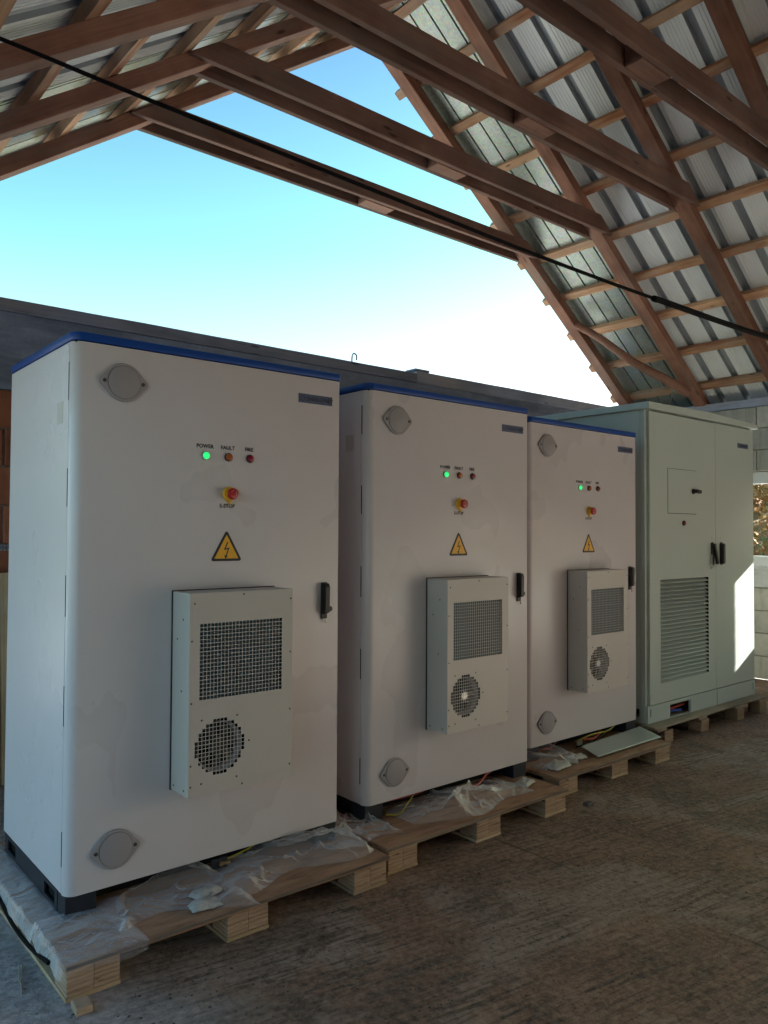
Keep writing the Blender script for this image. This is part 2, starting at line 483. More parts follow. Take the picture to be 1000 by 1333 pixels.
M['crest'] = simple('shaded_crest', (0.33, 0.375, 0.42), 0.5, 0.2, var=0.08, scale=4)  # darker tone paints the shade inside the sheet crests
def concrete_mat(name, c1, c2, scale=3.0, boards=False, bumpd=0.004):
    t = NT(name)
    v = t.coords(world=True, rand=False)
    a = t.noise(v, scale, 6, 0.65, 0.3); b = t.noise(v, 45, 4, 0.6)
    c = t.ramp(a, [(0.32, c1), (0.68, c2)])
    c = t.mix(0.3, c, t.ramp(b, [(0.3, tuple(x*0.6 for x in c1)), (0.7, c2)]))
    d = t.noise(t.coords((0.7, 0.7, 3.5), world=True, rand=False), 2.3, 4, 0.6)
    c = t.mix(t.ramp(d, [(0.45, (0, 0, 0)), (0.65, (0.7, 0.7, 0.7))]), c, tuple(x*0.5 for x in c1))
    return t.out(c, 0.85, t.bump(b, 0.5, bumpd), spec=0.2)
M['beam_c'] = concrete_mat('ring_beam_concrete', (0.27, 0.31, 0.42), (0.38, 0.42, 0.54))
M['mortar'] = concrete_mat('mortar', (0.28, 0.27, 0.25), (0.40, 0.385, 0.35), 6)
M['render'] = concrete_mat('rendered_wall', (0.34, 0.31, 0.27), (0.45, 0.42, 0.37))
M['sill'] = concrete_mat('pale_sill', (0.50, 0.51, 0.50), (0.62, 0.63, 0.62))

def unit_mat(name, c1, c2, streak=0.4):
    t = NT(name)
    a = t.noise(t.coords((1, 1, 1)), 5, 6, 0.7); b = t.noise(t.coords(), 60, 3, 0.6)
    c = t.ramp(a, [(0.3, c1), (0.7, c2)])
    s = t.noise(t.coords((7, 7, 0.8)), 2.2, 4, 0.65)
    c = t.mix(t.ramp(s, [(0.5, (0, 0, 0)), (0.7, (streak, streak, streak))]), c, tuple(x*0.55 for x in c1))
    oi = t.add('ShaderNodeObjectInfo'); mr = t.add('ShaderNodeMapRange'); mr.inputs[3].default_value = 0.86; mr.inputs[4].default_value = 1.1
    t.l(oi.outputs['Random'], mr.inputs[0]); c = t.mix(1.0, c, mr.outputs[0], 'MULTIPLY')
    return t.out(c, 0.88, t.bump(b, 0.6, 0.004), spec=0.15)
M['cblock'] = unit_mat('aerated_block', (0.36, 0.35, 0.31), (0.52, 0.50, 0.44))
M['clay'] = unit_mat('clay_block', (0.26, 0.085, 0.05), (0.42, 0.16, 0.09))

def floor_mat():
    t = NT('dusty_concrete_floor')
    v = t.coords(world=True, rand=False)
    sep = t.add('ShaderNodeSeparateXYZ'); t.l(v, sep.inputs[0])
    big = t.noise(v, 0.75, 5, 0.6, 0.5)
    mid = t.noise(v, 3.0, 8, 0.74, 0.9)
    fine = t.noise(v, 34, 6, 0.7)
    grit = t.noise(v, 150, 3, 0.6)
    brown = t.ramp(mid, [(0.30, (0.14, 0.066, 0.040)), (0.5, (0.37, 0.205, 0.135)), (0.70, (0.58, 0.385, 0.285))])
    grey = t.ramp(mid, [(0.3, (0.25, 0.225, 0.23)), (0.68, (0.50, 0.455, 0.46))])
    def lin(axis, lo, hi, wob):
        mr = t.add('ShaderNodeMapRange'); mr.inputs[1].default_value = lo; mr.inputs[2].default_value = hi; mr.inputs[3].default_value = 1.0; mr.inputs[4].default_value = 0.0
        ad = t.add('ShaderNodeMath', operation='MULTIPLY_ADD'); ad.inputs[1].default_value = wob; t.l(big, ad.inputs[0])
        sb = t.add('ShaderNodeMath', operation='SUBTRACT'); sb.inputs[1].default_value = wob*0.5; t.l(sep.outputs[axis], sb.inputs[0])
        t.l(sb.outputs[0], ad.inputs[2]); t.l(ad.outputs[0], mr.inputs[0]); return mr.outputs[0]
    # bare rough concrete on the left, dusty brown by the pallets
    gmask = lin(0, 0.80, 1.25, 0.9)
    c = t.mix(gmask, brown, grey)
    c = t.mix(lin(1, 0.2, 1.3, 1.4), c, t.ramp(mid, [(0.3, (0.36, 0.34, 0.325)), (0.68, (0.50, 0.475, 0.455))]))  # unseen part of the floor made paler to bounce sun upward
    # pale laitance and darker damp patches
    pp = t.noise(v, 1.15, 5, 0.6, 0.6)
    c = t.mix(t.ramp(pp, [(0.49, (0, 0, 0)), (0.57, (0.75, 0.75, 0.75))]), c, (0.52, 0.42, 0.36))
    dp = t.noise(t.coords((1, 1, 1), rot=(0, 0, 0.7), world=True, rand=False), 1.7, 6, 0.7, 0.9)
    c = t.mix(t.ramp(dp, [(0.50, (0, 0, 0)), (0.62, (0.8, 0.8, 0.8))]), c, (0.11, 0.075, 0.055))
    # brushed lines, patchy; dark colour paints the shade in their grooves
    vb = t.coords((1, 1, 1), rot=(0, 0, R(8.5)), world=True, rand=False)
    vl = t.add('ShaderNodeMapping'); vl.inputs['Scale'].default_value = (2.2, 30, 1); t.l(vb, vl.inputs['Vector'])
    lines = t.noise(vl.outputs[0], 1.5, 5, 0.65, 0.5)
    lm = t.ramp(t.noise(v, 1.9, 4, 0.6), [(0.36, (0.25, 0.25, 0.25)), (0.56, (1, 1, 1))])
    lf = t.mix(1.0, t.ramp(lines, [(0.40, (1, 1, 1)), (0.52, (0, 0, 0))]), lm, 'MULTIPLY')
    c = t.mix(lf, c, (0.085, 0.060, 0.046))
    # pits, crumb shadows and spots
    def spots(scale, r0, r1, lo, hi, colr, ns):
        vo = t.add('ShaderNodeTexVoronoi'); vo.inputs['Scale'].default_value = scale
        t.l(v, vo.inputs['Vector'])
        sp = t.ramp(vo.outputs['Distance'], [(r0, (1, 1, 1)), (r1, (0, 0, 0))])
        msk = t.ramp(t.noise(v, ns, 4, 0.65), [(lo, (0, 0, 0)), (hi, (0.9, 0.9, 0.9))])
        return t.mix(t.mix(1.0, sp, msk, 'MULTIPLY'), c, colr)
    c = spots(15, 0.10, 0.22, 0.5, 0.58, (0.04, 0.028, 0.022), 2.3)
    c = spots(38, 0.12, 0.26, 0.47, 0.56, (0.05, 0.036, 0.028), 3.1)
    c = spots(52, 0.10, 0.2, 0.52, 0.6, (0.46, 0.42, 0.38), 2.7)
    st = t.ramp(t.noise(v, 2.2, 8, 0.8, 1.4), [(0.56, (0, 0, 0)), (0.63, (0.85, 0.85, 0.85))])
    c = t.mix(st, c, (0.06, 0.042, 0.033))
    c = t.mix(0.4, c, t.ramp(fine, [(0.38, (0.065, 0.040, 0.028)), (0.60, (0.46, 0.345, 0.27))]))
    gm = t.add('ShaderNodeMath', operation='MULTIPLY'); gm.inputs[1].default_value = 0.85; t.l(gmask, gm.inputs[0])
    rgh = t.noise(v, 26, 5, 0.7)
    c = t.mix(gm.outputs[0], c, t.ramp(rgh, [(0.35, (0.33, 0.31, 0.315)), (0.62, (0.74, 0.71, 0.73))]))
    # narrow joint running away from the camera and two hairline cracks
    def line(axis, pos, wob, wid):
        n = t.noise(v, 2.0, 6, 0.7)
        a = t.add('ShaderNodeMath', operation='MULTIPLY_ADD'); a.inputs[1].default_value = wob; t.l(n, a.inputs[0]); t.l(sep.outputs[axis], a.inputs[2])
        b = t.add('ShaderNodeMath', operation='SUBTRACT'); b.inputs[1].default_value = pos+wob*0.5; t.l(a.outputs[0], b.inputs[0])
        d = t.add('ShaderNodeMath', operation='ABSOLUTE'); t.l(b.outputs[0], d.inputs[0])
        return t.mix(1.0, t.ramp(d.outputs[0], [(wid, (0.7, 0.7, 0.7)), (wid*2.2, (0, 0, 0))]), t.ramp(t.noise(v, 1.3, 3, 0.5), [(0.44, (0, 0, 0)), (0.56, (1, 1, 1))]), 'MULTIPLY')
    for ax, ps_, wb, wd in ((0, 3.02, 0.02, 0.004), (1, 1.95, 0.25, 0.0016), (0, 1.75, 0.35, 0.0014)):
        c = t.mix(line(ax, ps_, wb, wd), c, (0.045, 0.032, 0.025))
    nb = t.bump(mid, 0.8, 0.05); nb = t.bump(lines, 1.0, 0.02, nb); nb = t.bump(fine, 1.0, 0.022, nb); nb = t.bump(grit, 0.6, 0.005, nb)
    rg = t.add('ShaderNodeMapRange'); rg.inputs[3].default_value = 0.55; rg.inputs[4].default_value = 0.95; t.l(mid, rg.inputs[0])
    return t.out(c, rg.outputs[0], nb, spec=0.35)
M['floor'] = floor_mat()

t = NT('grass_ground')
v = t.coords(world=True, rand=False)
M['grass'] = t.out(t.ramp(t.noise(v, 0.35, 6, 0.7), [(0.3, (0.07, 0.10, 0.02)), (0.6, (0.16, 0.19, 0.045)), (0.8, (0.22, 0.19, 0.08))]), 0.9, t.bump(t.noise(v, 12, 4, 0.6), 0.8, 0.05))
t = NT('autumn_hillside')
v = t.coords(world=True, rand=False)
M['hill'] = t.out(t.ramp(t.noise(v, 0.9, 10, 0.8), [(0.3, (0.12, 0.07, 0.02)), (0.5, (0.30, 0.17, 0.045)), (0.62, (0.36, 0.25, 0.08)), (0.72, (0.12, 0.13, 0.04))]), 0.95, t.bump(t.noise(v, 1.5, 6, 0.7), 1.0, 0.6))
for k, c in (('leaf_a', (0.30, 0.13, 0.02)), ('leaf_b', (0.38, 0.24, 0.06)), ('leaf_c', (0.11, 0.12, 0.035))):
    M[k] = simple(k, c, 0.8, var=0.4, scale=3)

# ------------------------------------------------------------------ ground, hill, floor
def grid(name, x0, x1, y0, y1, nx, ny, f, mat, kind='structure', smooth=True):
    vs = [(x0+(x1-x0)*i/nx, y0+(y1-y0)*j/ny) for j in range(ny+1) for i in range(nx+1)]
    vs = [(x, y, f(x, y)) for x, y in vs]
    fs = [(j*(nx+1)+i, j*(nx+1)+i+1, (j+1)*(nx+1)+i+1, (j+1)*(nx+1)+i) for j in range(ny) for i in range(nx)]
    me = bpy.data.meshes.new(name); me.from_pydata(vs, [], fs); me.materials.append(mat)
    if smooth: me.polygons.foreach_set('use_smooth', [True]*len(me.polygons))
    o = link_mesh(name, me); o['kind'] = kind
    return o
t = NT('pale_bounce_ground'); v = t.coords(world=True, rand=False)  # unseen pale ground added to bounce sunlight up to the roof
M['bounce_ground'] = t.out(t.ramp(t.noise(v, 2.0, 6, 0.7), [(0.3, (0.37, 0.37, 0.36)), (0.7, (0.54, 0.54, 0.53))]), 0.95, t.bump(t.noise(v, 30, 4, 0.6), 0.8, 0.02))
grid('bounce_ground', -14, 22, -16, 20, 2, 2, lambda x, y: -0.155, M['bounce_ground'])
grid('ground', -900, 900, -900, 900, 2, 2, lambda x, y: -0.16, M['grass'])
def hill_h(x, y):
    d = max(0.0, (x - 26) / 90)
    return -0.6 + 26 * min(1, d)**0.8 * (0.85 + 0.25*mnoise.noise(Vector((x*0.012, y*0.012, 0.4)))) + 1.5*mnoise.noise(Vector((x*0.07, y*0.07, 3)))*min(1, d*4)
grid('hills', 26, 240, -160, 260, 60, 90, hill_h, M['hill'])
# shrubs on the hillside that read as one mass
rnd = random.Random(3)
bushes = {k: bmesh.new() for k in ('leaf_a', 'leaf_b', 'leaf_c')}
for i in range(2600):
    x = rnd.uniform(28, 75); y = rnd.uniform(2, 48)
    z = hill_h(x, y); s = rnd.uniform(0.22, 0.9)*(0.5+x/60); bm = bushes[rnd.choice(('leaf_a', 'leaf_a', 'leaf_b', 'leaf_b', 'leaf_c'))]
    for k in range(70):
        d = Vector((rnd.gauss(0, 1), rnd.gauss(0, 1), rnd.gauss(0, 1))).normalized() * s * rnd.uniform(0.5, 1)
        c = Vector((x, y, z + s*0.6)) + Vector((d.x, d.y, d.z*0.9))
        u = Vector((rnd.uniform(-1, 1), rnd.uniform(-1, 1), rnd.uniform(-1, 1))).normalized()
        w = u.orthogonal().normalized(); q = s * rnd.uniform(0.06, 0.15)
        bm.faces.new([bm.verts.new(c + u*q), bm.verts.new(c + w*q), bm.verts.new(c - u*q), bm.verts.new(c - w*q)])
for k, nm in (('leaf_a', 'russet'), ('leaf_b', 'golden'), ('leaf_c', 'green')):
    me = bpy.data.meshes.new('shrubs'); bushes[k].to_mesh(me); bushes[k].free(); me.materials.append(M[k])
    tag(link_mesh('shrubs', me), nm + ' autumn shrubs covering the hillside beyond the window', 'shrubs', kind='stuff')

def floor_h(x, y):
    return 0.004*mnoise.noise(Vector((x*1.3, y*1.3, 0))) + 0.0015*mnoise.noise(Vector((x*7, y*7, 5)))
floor = grid('floor', -1.0, 8.534, -7.6, 5.315, 190, 250, floor_h, M['floor'])
slab = MB(); slab.box(-1.0, 8.534, -7.6, 5.315, -0.3, -0.02)
tag(slab.build('floor_slab', M['beam_c'], floor), kind='structure')

# ------------------------------------------------------------------ walls
YB, XW, ZW = 5.315, 8.535, 3.033
WT = 0.25
bw = empty('back_wall', (0, YB, 0)); tag(bw, 'unfinished back wall with grey concrete ring beam behind the cabinets, open to the sky above', 'wall')
m = MB(); m.box(0.2, XW+WT, 0.02, WT, 0, 2.448); m.build('mortar', M['mortar'], bw)
def wall_strip(x0, x1, y0, y1, z0, z1, seed):
    m = MB(); n = max(2, int((x1-x0)/0.2)); rings = []
    for i in range(n+1):
        x = x0+(x1-x0)*i/n; d = 0.004*mnoise.noise(Vector((x*2, seed, 0)))
        rings.append([m.bm.verts.new(p) for p in ((x, y0+d, z0), (x, y1, z0), (x, y1, z1+d), (x, y0+d*0.5, z1+d))])
    for a, b in zip(rings, rings[1:]):
        for k in range(4): m.bm.faces.new((a[k], a[(k+1) % 4], b[(k+1) % 4], b[k]))
    m.bm.faces.new(rings[0][::-1]); m.bm.faces.new(rings[-1])
    return m
wall_strip(0.2, XW+WT, 0.0, WT+0.02, 2.45, 2.943, 1).build('ring_beam', M['beam_c'], bw)
wall_strip(0.2, 4.86, -0.022, WT+0.02, 2.945, ZW-0.006, 2).build('wall_plate', M['plate'], bw)
wall_strip(4.862, XW+WT, -0.012, WT+0.02, 2.945, ZW+0.02, 3).build('wall_plate', M['plate'], bw)
m = MB(); m.box(4.84, 5.02, -0.02, 0.12, ZW+0.022, ZW+0.042); m.build('timber_packer', M['plate'], bw, bevel=0.004)
m = MB(); m.tube(spline([(4.19, 0.1, 2.98), (4.19, 0.1, 3.10), (4.21, 0.1, 3.135), (4.24, 0.1, 3.12), (4.24, 0.1, 3.08)], 5), 0.006, 6)
m.build('rebar_hook', M['rust'], bw, smooth=True)
bk = MB(); bk.box(0, 0.368, -0.02, 0.1, 0, 0.238)
bk = bk.mesh('clay_block', M['clay'], bevel=0.006, segs=1)
for r in range(9, -1, -1):
    z = 2.45 - (10 - r) * 0.245
    x = 0.2 - (0.19 if r % 2 else 0)
    while x < XW - 0.05:
        if x >= 0.19 and x + 0.37 < XW + 0.02:
            o = link_mesh('clay_block', bk, bw); o.location = (x, random.uniform(-0.003, 0.003) + 0.02, z)
        x += 0.38
m = MB()
for i in range(9): m.box(1.28 + i*0.02, 1.292 + i*0.02, -0.012, -0.004, 1.425, 1.465)
m.box(1.28, 1.46, -0.012, -0.004, 1.439, 1.451); m.build('perforated_strap', M['strap'], bw)

ps = empty('plank_stack', (1.2, 5.2, 0)); tag(ps, 'upright pale wooden boards leaning on the back wall behind the first cabinet', 'boards')
for i in range(6):
    b = beam('board', (-0.42+i*0.15, -0.05-0.01*(i % 2), 0.003), (-0.42+i*0.15, 0.06, 1.30+0.02*math.sin(i*3)), 0.143, 0.024, M['plank'], None, side=(1, 0, 0))
    b.parent = ps

# right wall: blocks with window openings
rw = empty('window_wall', (XW, 0, 0)); tag(rw, 'right-hand wall of pale blocks with window openings and timber plate on top', 'wall')
W1 = (2.54, 4.30); W3 = None
SUN_GAP = (-7.2, 0.20)                         # unseen opening added to let sun bounce indoors
ZS, ZH = 1.19, 2.236                       # sill and head of the openings
Y0w, Y1w = -7.6, YB
def cut(lo, hi):                           # solid y-intervals at window height
    out = []; y = lo
    for a, b in sorted((W1, SUN_GAP)):
        out.append((y, a)); y = b
    out.append((y, hi)); return out
m = MB()
m.box(0.018, WT-0.01, Y0w, SUN_GAP[0], 0, ZS-0.21); m.box(0.018, WT-0.01, SUN_GAP[1], Y1w, 0, ZS-0.21)
for a, b in cut(Y0w, Y1w): m.box(0.018, WT-0.01, a+0.012, b-0.012, ZS-0.208, ZH)
m.box(0.018, WT-0.01, -0.9, Y1w, ZH+0.002, 2.945); m.box(0.018, WT-0.01, Y0w, -7.2, ZH+0.002, 2.945)
m.build('mortar', M['mortar'], rw)
shapes = {}
def wall_block(y, L, z, h):
    k = (round(L, 3), round(h, 3))
    if k not in shapes:
        b = MB(); b.box(0.0, WT, 0.004, L-0.004, 0.004, h-0.004)
        shapes[k] = b.mesh('wall_block', M['cblock'], bevel=0.005, segs=1)
    o = link_mesh('wall_block', shapes[k], rw); o.location = (random.uniform(-0.003, 0.003), y, z)
rows = [(0.0, 0.245), (0.245, 0.245), (0.49, 0.245), (0.735, 0.245)] + [(0.98, 0.21)] + [(1.19, 0.262), (1.452, 0.262), (1.714, 0.262), (1.976, 0.26)] + [(ZH, 0.236), (ZH+0.236, 0.236), (ZH+0.472, 0.236)]
for r, (z, h) in enumerate(rows):
    if abs(z-0.98) < 0.01: segs = cut(Y0w, Y1w)
    elif 1.18 < z < 2.2: segs = cut(Y0w, Y1w)
    elif z < 0.97: segs = [(Y0w, SUN_GAP[0]), (SUN_GAP[1], Y1w)]
    else: segs = [(Y0w, -7.2), (-0.9, Y1w)]
    for a, b in segs:
        y = a; first = True
        while y < b - 0.01:
            L = 0.5 if not (first and r % 2) else 0.25
            first = False
            L = min(L, b-y)
            if L > 0.03: wall_block(y, L, z, h)
            y += L
for a, b in (W1,):
    s = MB(); s.box(-0.03, WT+0.03, a+0.001, b-0.001, 0.985, 1.188); s.build('window_sill', M['sill'], rw, bevel=0.006)
    f = MB(); fw = 0.13
    f.box(0.05, 0.12, a+0.001, b-0.001, ZS+0.001, ZS+fw); f.box(0.05, 0.12, a+0.001, b-0.001, ZH-fw, ZH-0.001)
    fo = None
    if a > 0:   # far window: its jamb nearest the camera stays clear, the frame stands at the far jamb
        f.box(0.051, 0.119, b-0.07, b-0.002, ZS+fw, ZH-fw)
    else:
        f.box(0.051, 0.119, a+0.002, a+0.07, ZS+fw, ZH-fw); f.box(0.051, 0.119, b-0.07, b-0.002, ZS+fw, ZH-fw)
    f.build('window_frame', M['frame_w'], rw, bevel=0.004)
wp = beam('wall_plate', (0.11, Y0w, 2.99), (0.11, Y1w-0.03, 2.99), 0.24, 0.088, M['plate'], None, side=(1, 0, 0), rough=0.004); wp.parent = rw


fw_ = empty('light_block_wall', (0, -7.6, 0)); tag(fw_, 'plain rendered front wall and gable behind the camera, added to block light', 'wall')
m = MB(); m.box(-0.5, XW+WT, -0.25, 0, -0.2, 3.0); m.prism([(-0.5, 3.001), (8.7, 3.001), (4.384, 5.95)], -0.15, -0.05, 'Y'); m.build('masonry', M['render'], fw_)  # unseen wall added to cut light from behind the camera

# ------------------------------------------------------------------ roof
XR, ZR, TP, TL, ZT = 4.384, 6.022, 0.7248, 0.7161, 4.497
RV = 0.118                                  # rafter depth measured vertically
RW = 0.13                                   # rafter thickness
XE_R, XE_L = 9.15, -0.42
def zr(x): return ZR - TP*(x-XR)
def zl(x): return ZR - TL*(XR-x)
aR, aL = -math.atan(TP), math.atan(TL)
ystep = 0.906
names = ['outermost roof truss under the open gable, nearest the sky', 'second roof truss from the open gable', 'third roof truss from the open gable', 'fourth roof truss from the open gable, crossing the top right corner',
         'fifth roof truss from the open gable, only its rafter showing top right']
def clip_x(z, off, right):                  # x where a slope line raised by off passes height z
    return XR + (ZR+off-z)/TP if right else XR - (ZR+off-z)/TL
TH = 0.15
for i in range(14):
    yf = 5.4506 - ystep*i if i else 5.4506
    yn = yf - RW
    tr = empty('roof_truss', (XR, yf-RW/2, 0))
    lab = names[i] if i < 5 else ['sixth', 'seventh', 'eighth', 'ninth', 'tenth', 'eleventh', 'twelfth', 'thirteenth', 'fourteenth'][i-5] + ' roof truss from the open gable, above and behind the viewpoint'
    tag(tr, lab, 'roof truss', 'roof trusses')
    inv = (-XR, -(yf-RW/2), 0)
    parts = []
    parts.append(slope_prism('rafter', [(XR+0.001, ZR), (XR+0.001, ZR+RV), (XE_R, zr(XE_R)+RV), (XE_R, zr(XE_R))], yn, yf, aR, M['rafter'], None))
    parts.append(slope_prism('rafter', [(XR-0.001, ZR), (XE_L, zl(XE_L)), (XE_L, zl(XE_L)+RV), (XR-0.001, ZR+RV)], yn, yf, aL, M['rafter'], None))
    for (a, b) in ((yf+0.001, yf+0.046), (yn-0.046, yn-0.001)):
        e = RV - 0.02
        xr0, xr1 = clip_x(ZT, e, True), clip_x(ZT+TH, e, True); xl0, xl1 = clip_x(ZT, e, False), clip_x(ZT+TH, e, False)
        parts.append(slope_prism('tie_board', [(xl0, ZT), (xr0, ZT), (xr1, ZT+TH), (xl1, ZT+TH)], a, b, 0.0, M['tie'], None))
    for xs_ in ((4.27, 4.60),):
        s = MB(); s.box(xs_[0], xs_[1], yn+0.002, yf-0.002, ZT-0.004, ZT+TH-0.01)
        parts.append(s.build('spacer_block', M['rafter'], None, bevel=0.004, segs=1))
    for p in parts:
        p.parent = tr; p.matrix_parent_inverse = Matrix.Translation(inv)

roof = empty('roof', (XR, 5.6, ZR)); tag(roof, 'pitched metal sheet roof on timber battens, corrugated sheets seen from below', 'roof')
rinv = Matrix.Translation((-XR, -5.6, -ZR))
BH, BWD = 0.055, 0.085
def to_roof(o): o.parent = roof; o.matrix_parent_inverse = rinv; return o
cosR, cosL = 1/math.sqrt(1+TP*TP), 1/math.sqrt(1+TL*TL)
for side in (1, -1):
    T, cs = (TP, cosR) if side > 0 else (TL, cosL)
    n = Vector((side*T, 0, 1)).normalized()
    dvec = Vector((side, 0, -T)).normalized()
    top0 = Vector((XR, 0, ZR+RV))
    k = 0; s = 0.06
    while s < 5.75:
        c = top0 + dvec*s + n*(BH/2+0.001)
        jit = random.uniform(-0.006, 0.006)
        b = beam('batten', (c.x, -7.85, c.z), (c.x, 5.60 + random.uniform(-0.02, 0.03), c.z), BWD + random.uniform(-0.008, 0.008), BH, M['batten'], None, side=tuple(dvec), rough=0.007, bevel=0)
        to_roof(b)
        s = 0.62 + 0.5455*k; k += 1
    # sheets
    base = top0 + n*(BH+0.004)
    Lsl = (XE_R+0.12-XR)/cs if side > 0 else (XR-XE_L+0.12)/cs
    def sheet(y0, y1, prof, mat, s0=0.0, s1=None, lift=0.0):
        s1 = Lsl if s1 is None else s1
        m = MB(); rows_ = []
        ns = 8
        for q in range(ns+1):
            ss = s0 + (s1-s0)*q/ns
            rows_.append([m.bm.verts.new(base + dvec*ss + n*(h+lift) + Vector((0, y, 0))) for y, h in prof])
        for a, b in zip(rows_, rows_[1:]):
            for j in range(len(prof)-1): m.bm.faces.new((a[j], a[j+1], b[j+1], b[j]))
        me = m.mesh('roof_sheet', mat)
        o = link_mesh('roof_sheet', me)
        md = o.modifiers.new('thickness', 'SOLIDIFY'); md.thickness = 0.0012; md.offset = 1
        return to_roof(o)
    # outer bay: galvanised sheet with narrow upstands
    pitch = 0.172; prof = []; y = 5.545
    ylim = 5.4506 - ystep - RW/2
    prof.append((y, 0.0))
    while y - pitch > ylim - 0.02:
        y -= pitch
        prof += [(y+0.009, 0.0), (y+0.007, 0.028), (y-0.007, 0.028), (y-0.009, 0.0)]
    prof.append((ylim, 0.0))
    sheet(0, 0, prof, M['galv'], 0.0, 3.98); sheet(0, 0, prof, M['galv'], 3.9, None, -0.003)
    # remaining sheets: trapezoidal profile, four pans each
    y = ylim + 0.04
    per = 0.272
    while y > -7.7:
        prof = [(y, 0.003)]; yy = y; crest = set()
        for q in range(4):
            for gk in (0.032, 0.060, 0.088, 0.116, 0.144):
                prof += [(yy-gk, 0.003), (yy-gk-0.003, 0.0065), (yy-gk-0.007, 0.0065), (yy-gk-0.010, 0.003)]
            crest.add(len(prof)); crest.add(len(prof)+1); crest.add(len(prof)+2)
            prof += [(yy-0.186, 0.003), (yy-0.192, 0.042), (yy-0.258, 0.042), (yy-0.264, 0.003)]
            yy -= per
        prof.append((yy-0.02, 0.003))
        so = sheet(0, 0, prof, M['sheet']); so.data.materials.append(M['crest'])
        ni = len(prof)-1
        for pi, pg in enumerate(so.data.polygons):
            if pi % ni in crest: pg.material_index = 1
        y = yy
        for st in (0.0,): pass
    # verge trim along the open gable
    e0 = base + n*0.01 + Vector((0, 5.556, 0)); 
    v = beam('verge_trim', e0 + dvec*0.02, e0 + dvec*Lsl, 0.012, 0.05, M['spacer'], None, side=(0, 1, 0), bevel=0); to_roof(v)
m = MB(); m.prism([(XR-0.22, ZR+RV+0.065-0.13), (XR, ZR+RV+0.16), (XR+0.22, ZR+RV+0.065-0.13), (XR, ZR+RV+0.145)], -7.9, 5.58, 'Y')
to_roof(m.build('ridge_cap', M['sheet'], None))

# wall plate and posts on the open left side
ls = empty('left_post_frame', (-0.2, 0, 0)); tag(ls, 'posts and timber plate left of the viewpoint, with unseen boards added to block light', 'wall')
zp = zl(-0.2)
o = beam('wall_plate', (0, -7.5, zp-0.10), (0, 5.5, zp-0.10), 0.14, 0.18, M['rafter'], None, side=(1, 0, 0)); o.parent = ls
m = MB(); m.box(-0.06, 0.06, -7.5, 0.6, -0.1, zp-0.2); m.build('light_block_boarding', M['plank'], ls)  # unseen boards added to keep side light off the beams
for y in (0.7, 5.38):
    o = beam('post', (0, y, -0.02), (0, y, zp-0.195), 0.16, 0.16, M['rafter'], None, side=(1, 0, 0)); o.parent = ls

# round brace and stray things under the eave
m = MB(); a = Vector((7.24, 5.27, 3.90)); b = Vector((8.12, 4.40, 3.10))
pts = [a.lerp(b, i/8) + Vector((0, 0, 0.02*math.sin(i*1.1))) for i in range(9)]
m.tube(pts, 0.045, 10, rf=lambda t: 0.038+0.012*t)
tag(m.build('brace_pole', M['rafter'], None, smooth=True), 'round wooden brace pole running diagonally between the two last rafters above the right eave', 'brace')
m = MB(); m.tube([(7.90, 4.6, 2.62), (8.13, 4.6, 3.15), (8.43, 4.6, 3.352)], 0.012, 8)
tag(m.build('thin_pipe', M['stick'], None, smooth=True), 'thin pale pipe sticking up behind the tall grey-green cabinet', 'pipe')
# overhead cable
cp = [(-0.45, 2.5, 3.02), (0.2, 2.55, 3.05), (0.608, 2.55, 3.053), (1.058, 2.55, 3.038), (2.142, 2.55, 3.012), (3.002, 2.55, 2.994), (3.582, 2.55, 2.988), (4.328, 2.55, 2.99), (5.856, 2.55, 3.021), (6.9, 2.55, 3.09), (8.2, 2.55, 3.2)]
m = MB(); m.tube(spline(cp, 8), 0.0105, 8, rf=lambda t: 0.0048+0.0052*min(1, t*1.8))
tag(m.build('overhead_cable', M['rubber'], None, smooth=True), 'black cable strung across the open roof from left rafters to right eave', 'cable')
cp2 = [(4.30, 2.53, 2.975), (4.33, 2.535, 2.982), (5.1, 2.54, 2.99), (5.856, 2.54, 3.006), (6.9, 2.54, 3.075), (8.2, 2.54, 3.185)]
m = MB(); m.tube(spline(cp2, 8), 0.019, 8)
tag(m.build('conduit', M['rubber'], None, smooth=True), 'thicker black conduit hanging along the right end of the overhead cable', 'conduit')

# ------------------------------------------------------------------ cabinets
S1 = 1.03; ZD1 = 0.122
def U(u): return u*S1
def Zc(z): return 1.55 + (z-1.55)*S1 - ZD1
CW, CD = 1.236, 0.846
CB, CT = Zc(0.2446), Zc(2.277)
LT = 0.031
def arc(cx, cy, r, a0, a1, n):
    return [(cx + r*math.cos(R(a0+(a1-a0)*i/n)), cy + r*math.sin(R(a0+(a1-a0)*i/n))) for i in range(n+1)]

def rounded_front(w, d, rl, rr, back_r=0.004):
    return arc(rl, rl, rl, 180, 270, 7) + arc(w-rr, rr, rr, 270, 360, 5) + [(w, d), (0, d)]

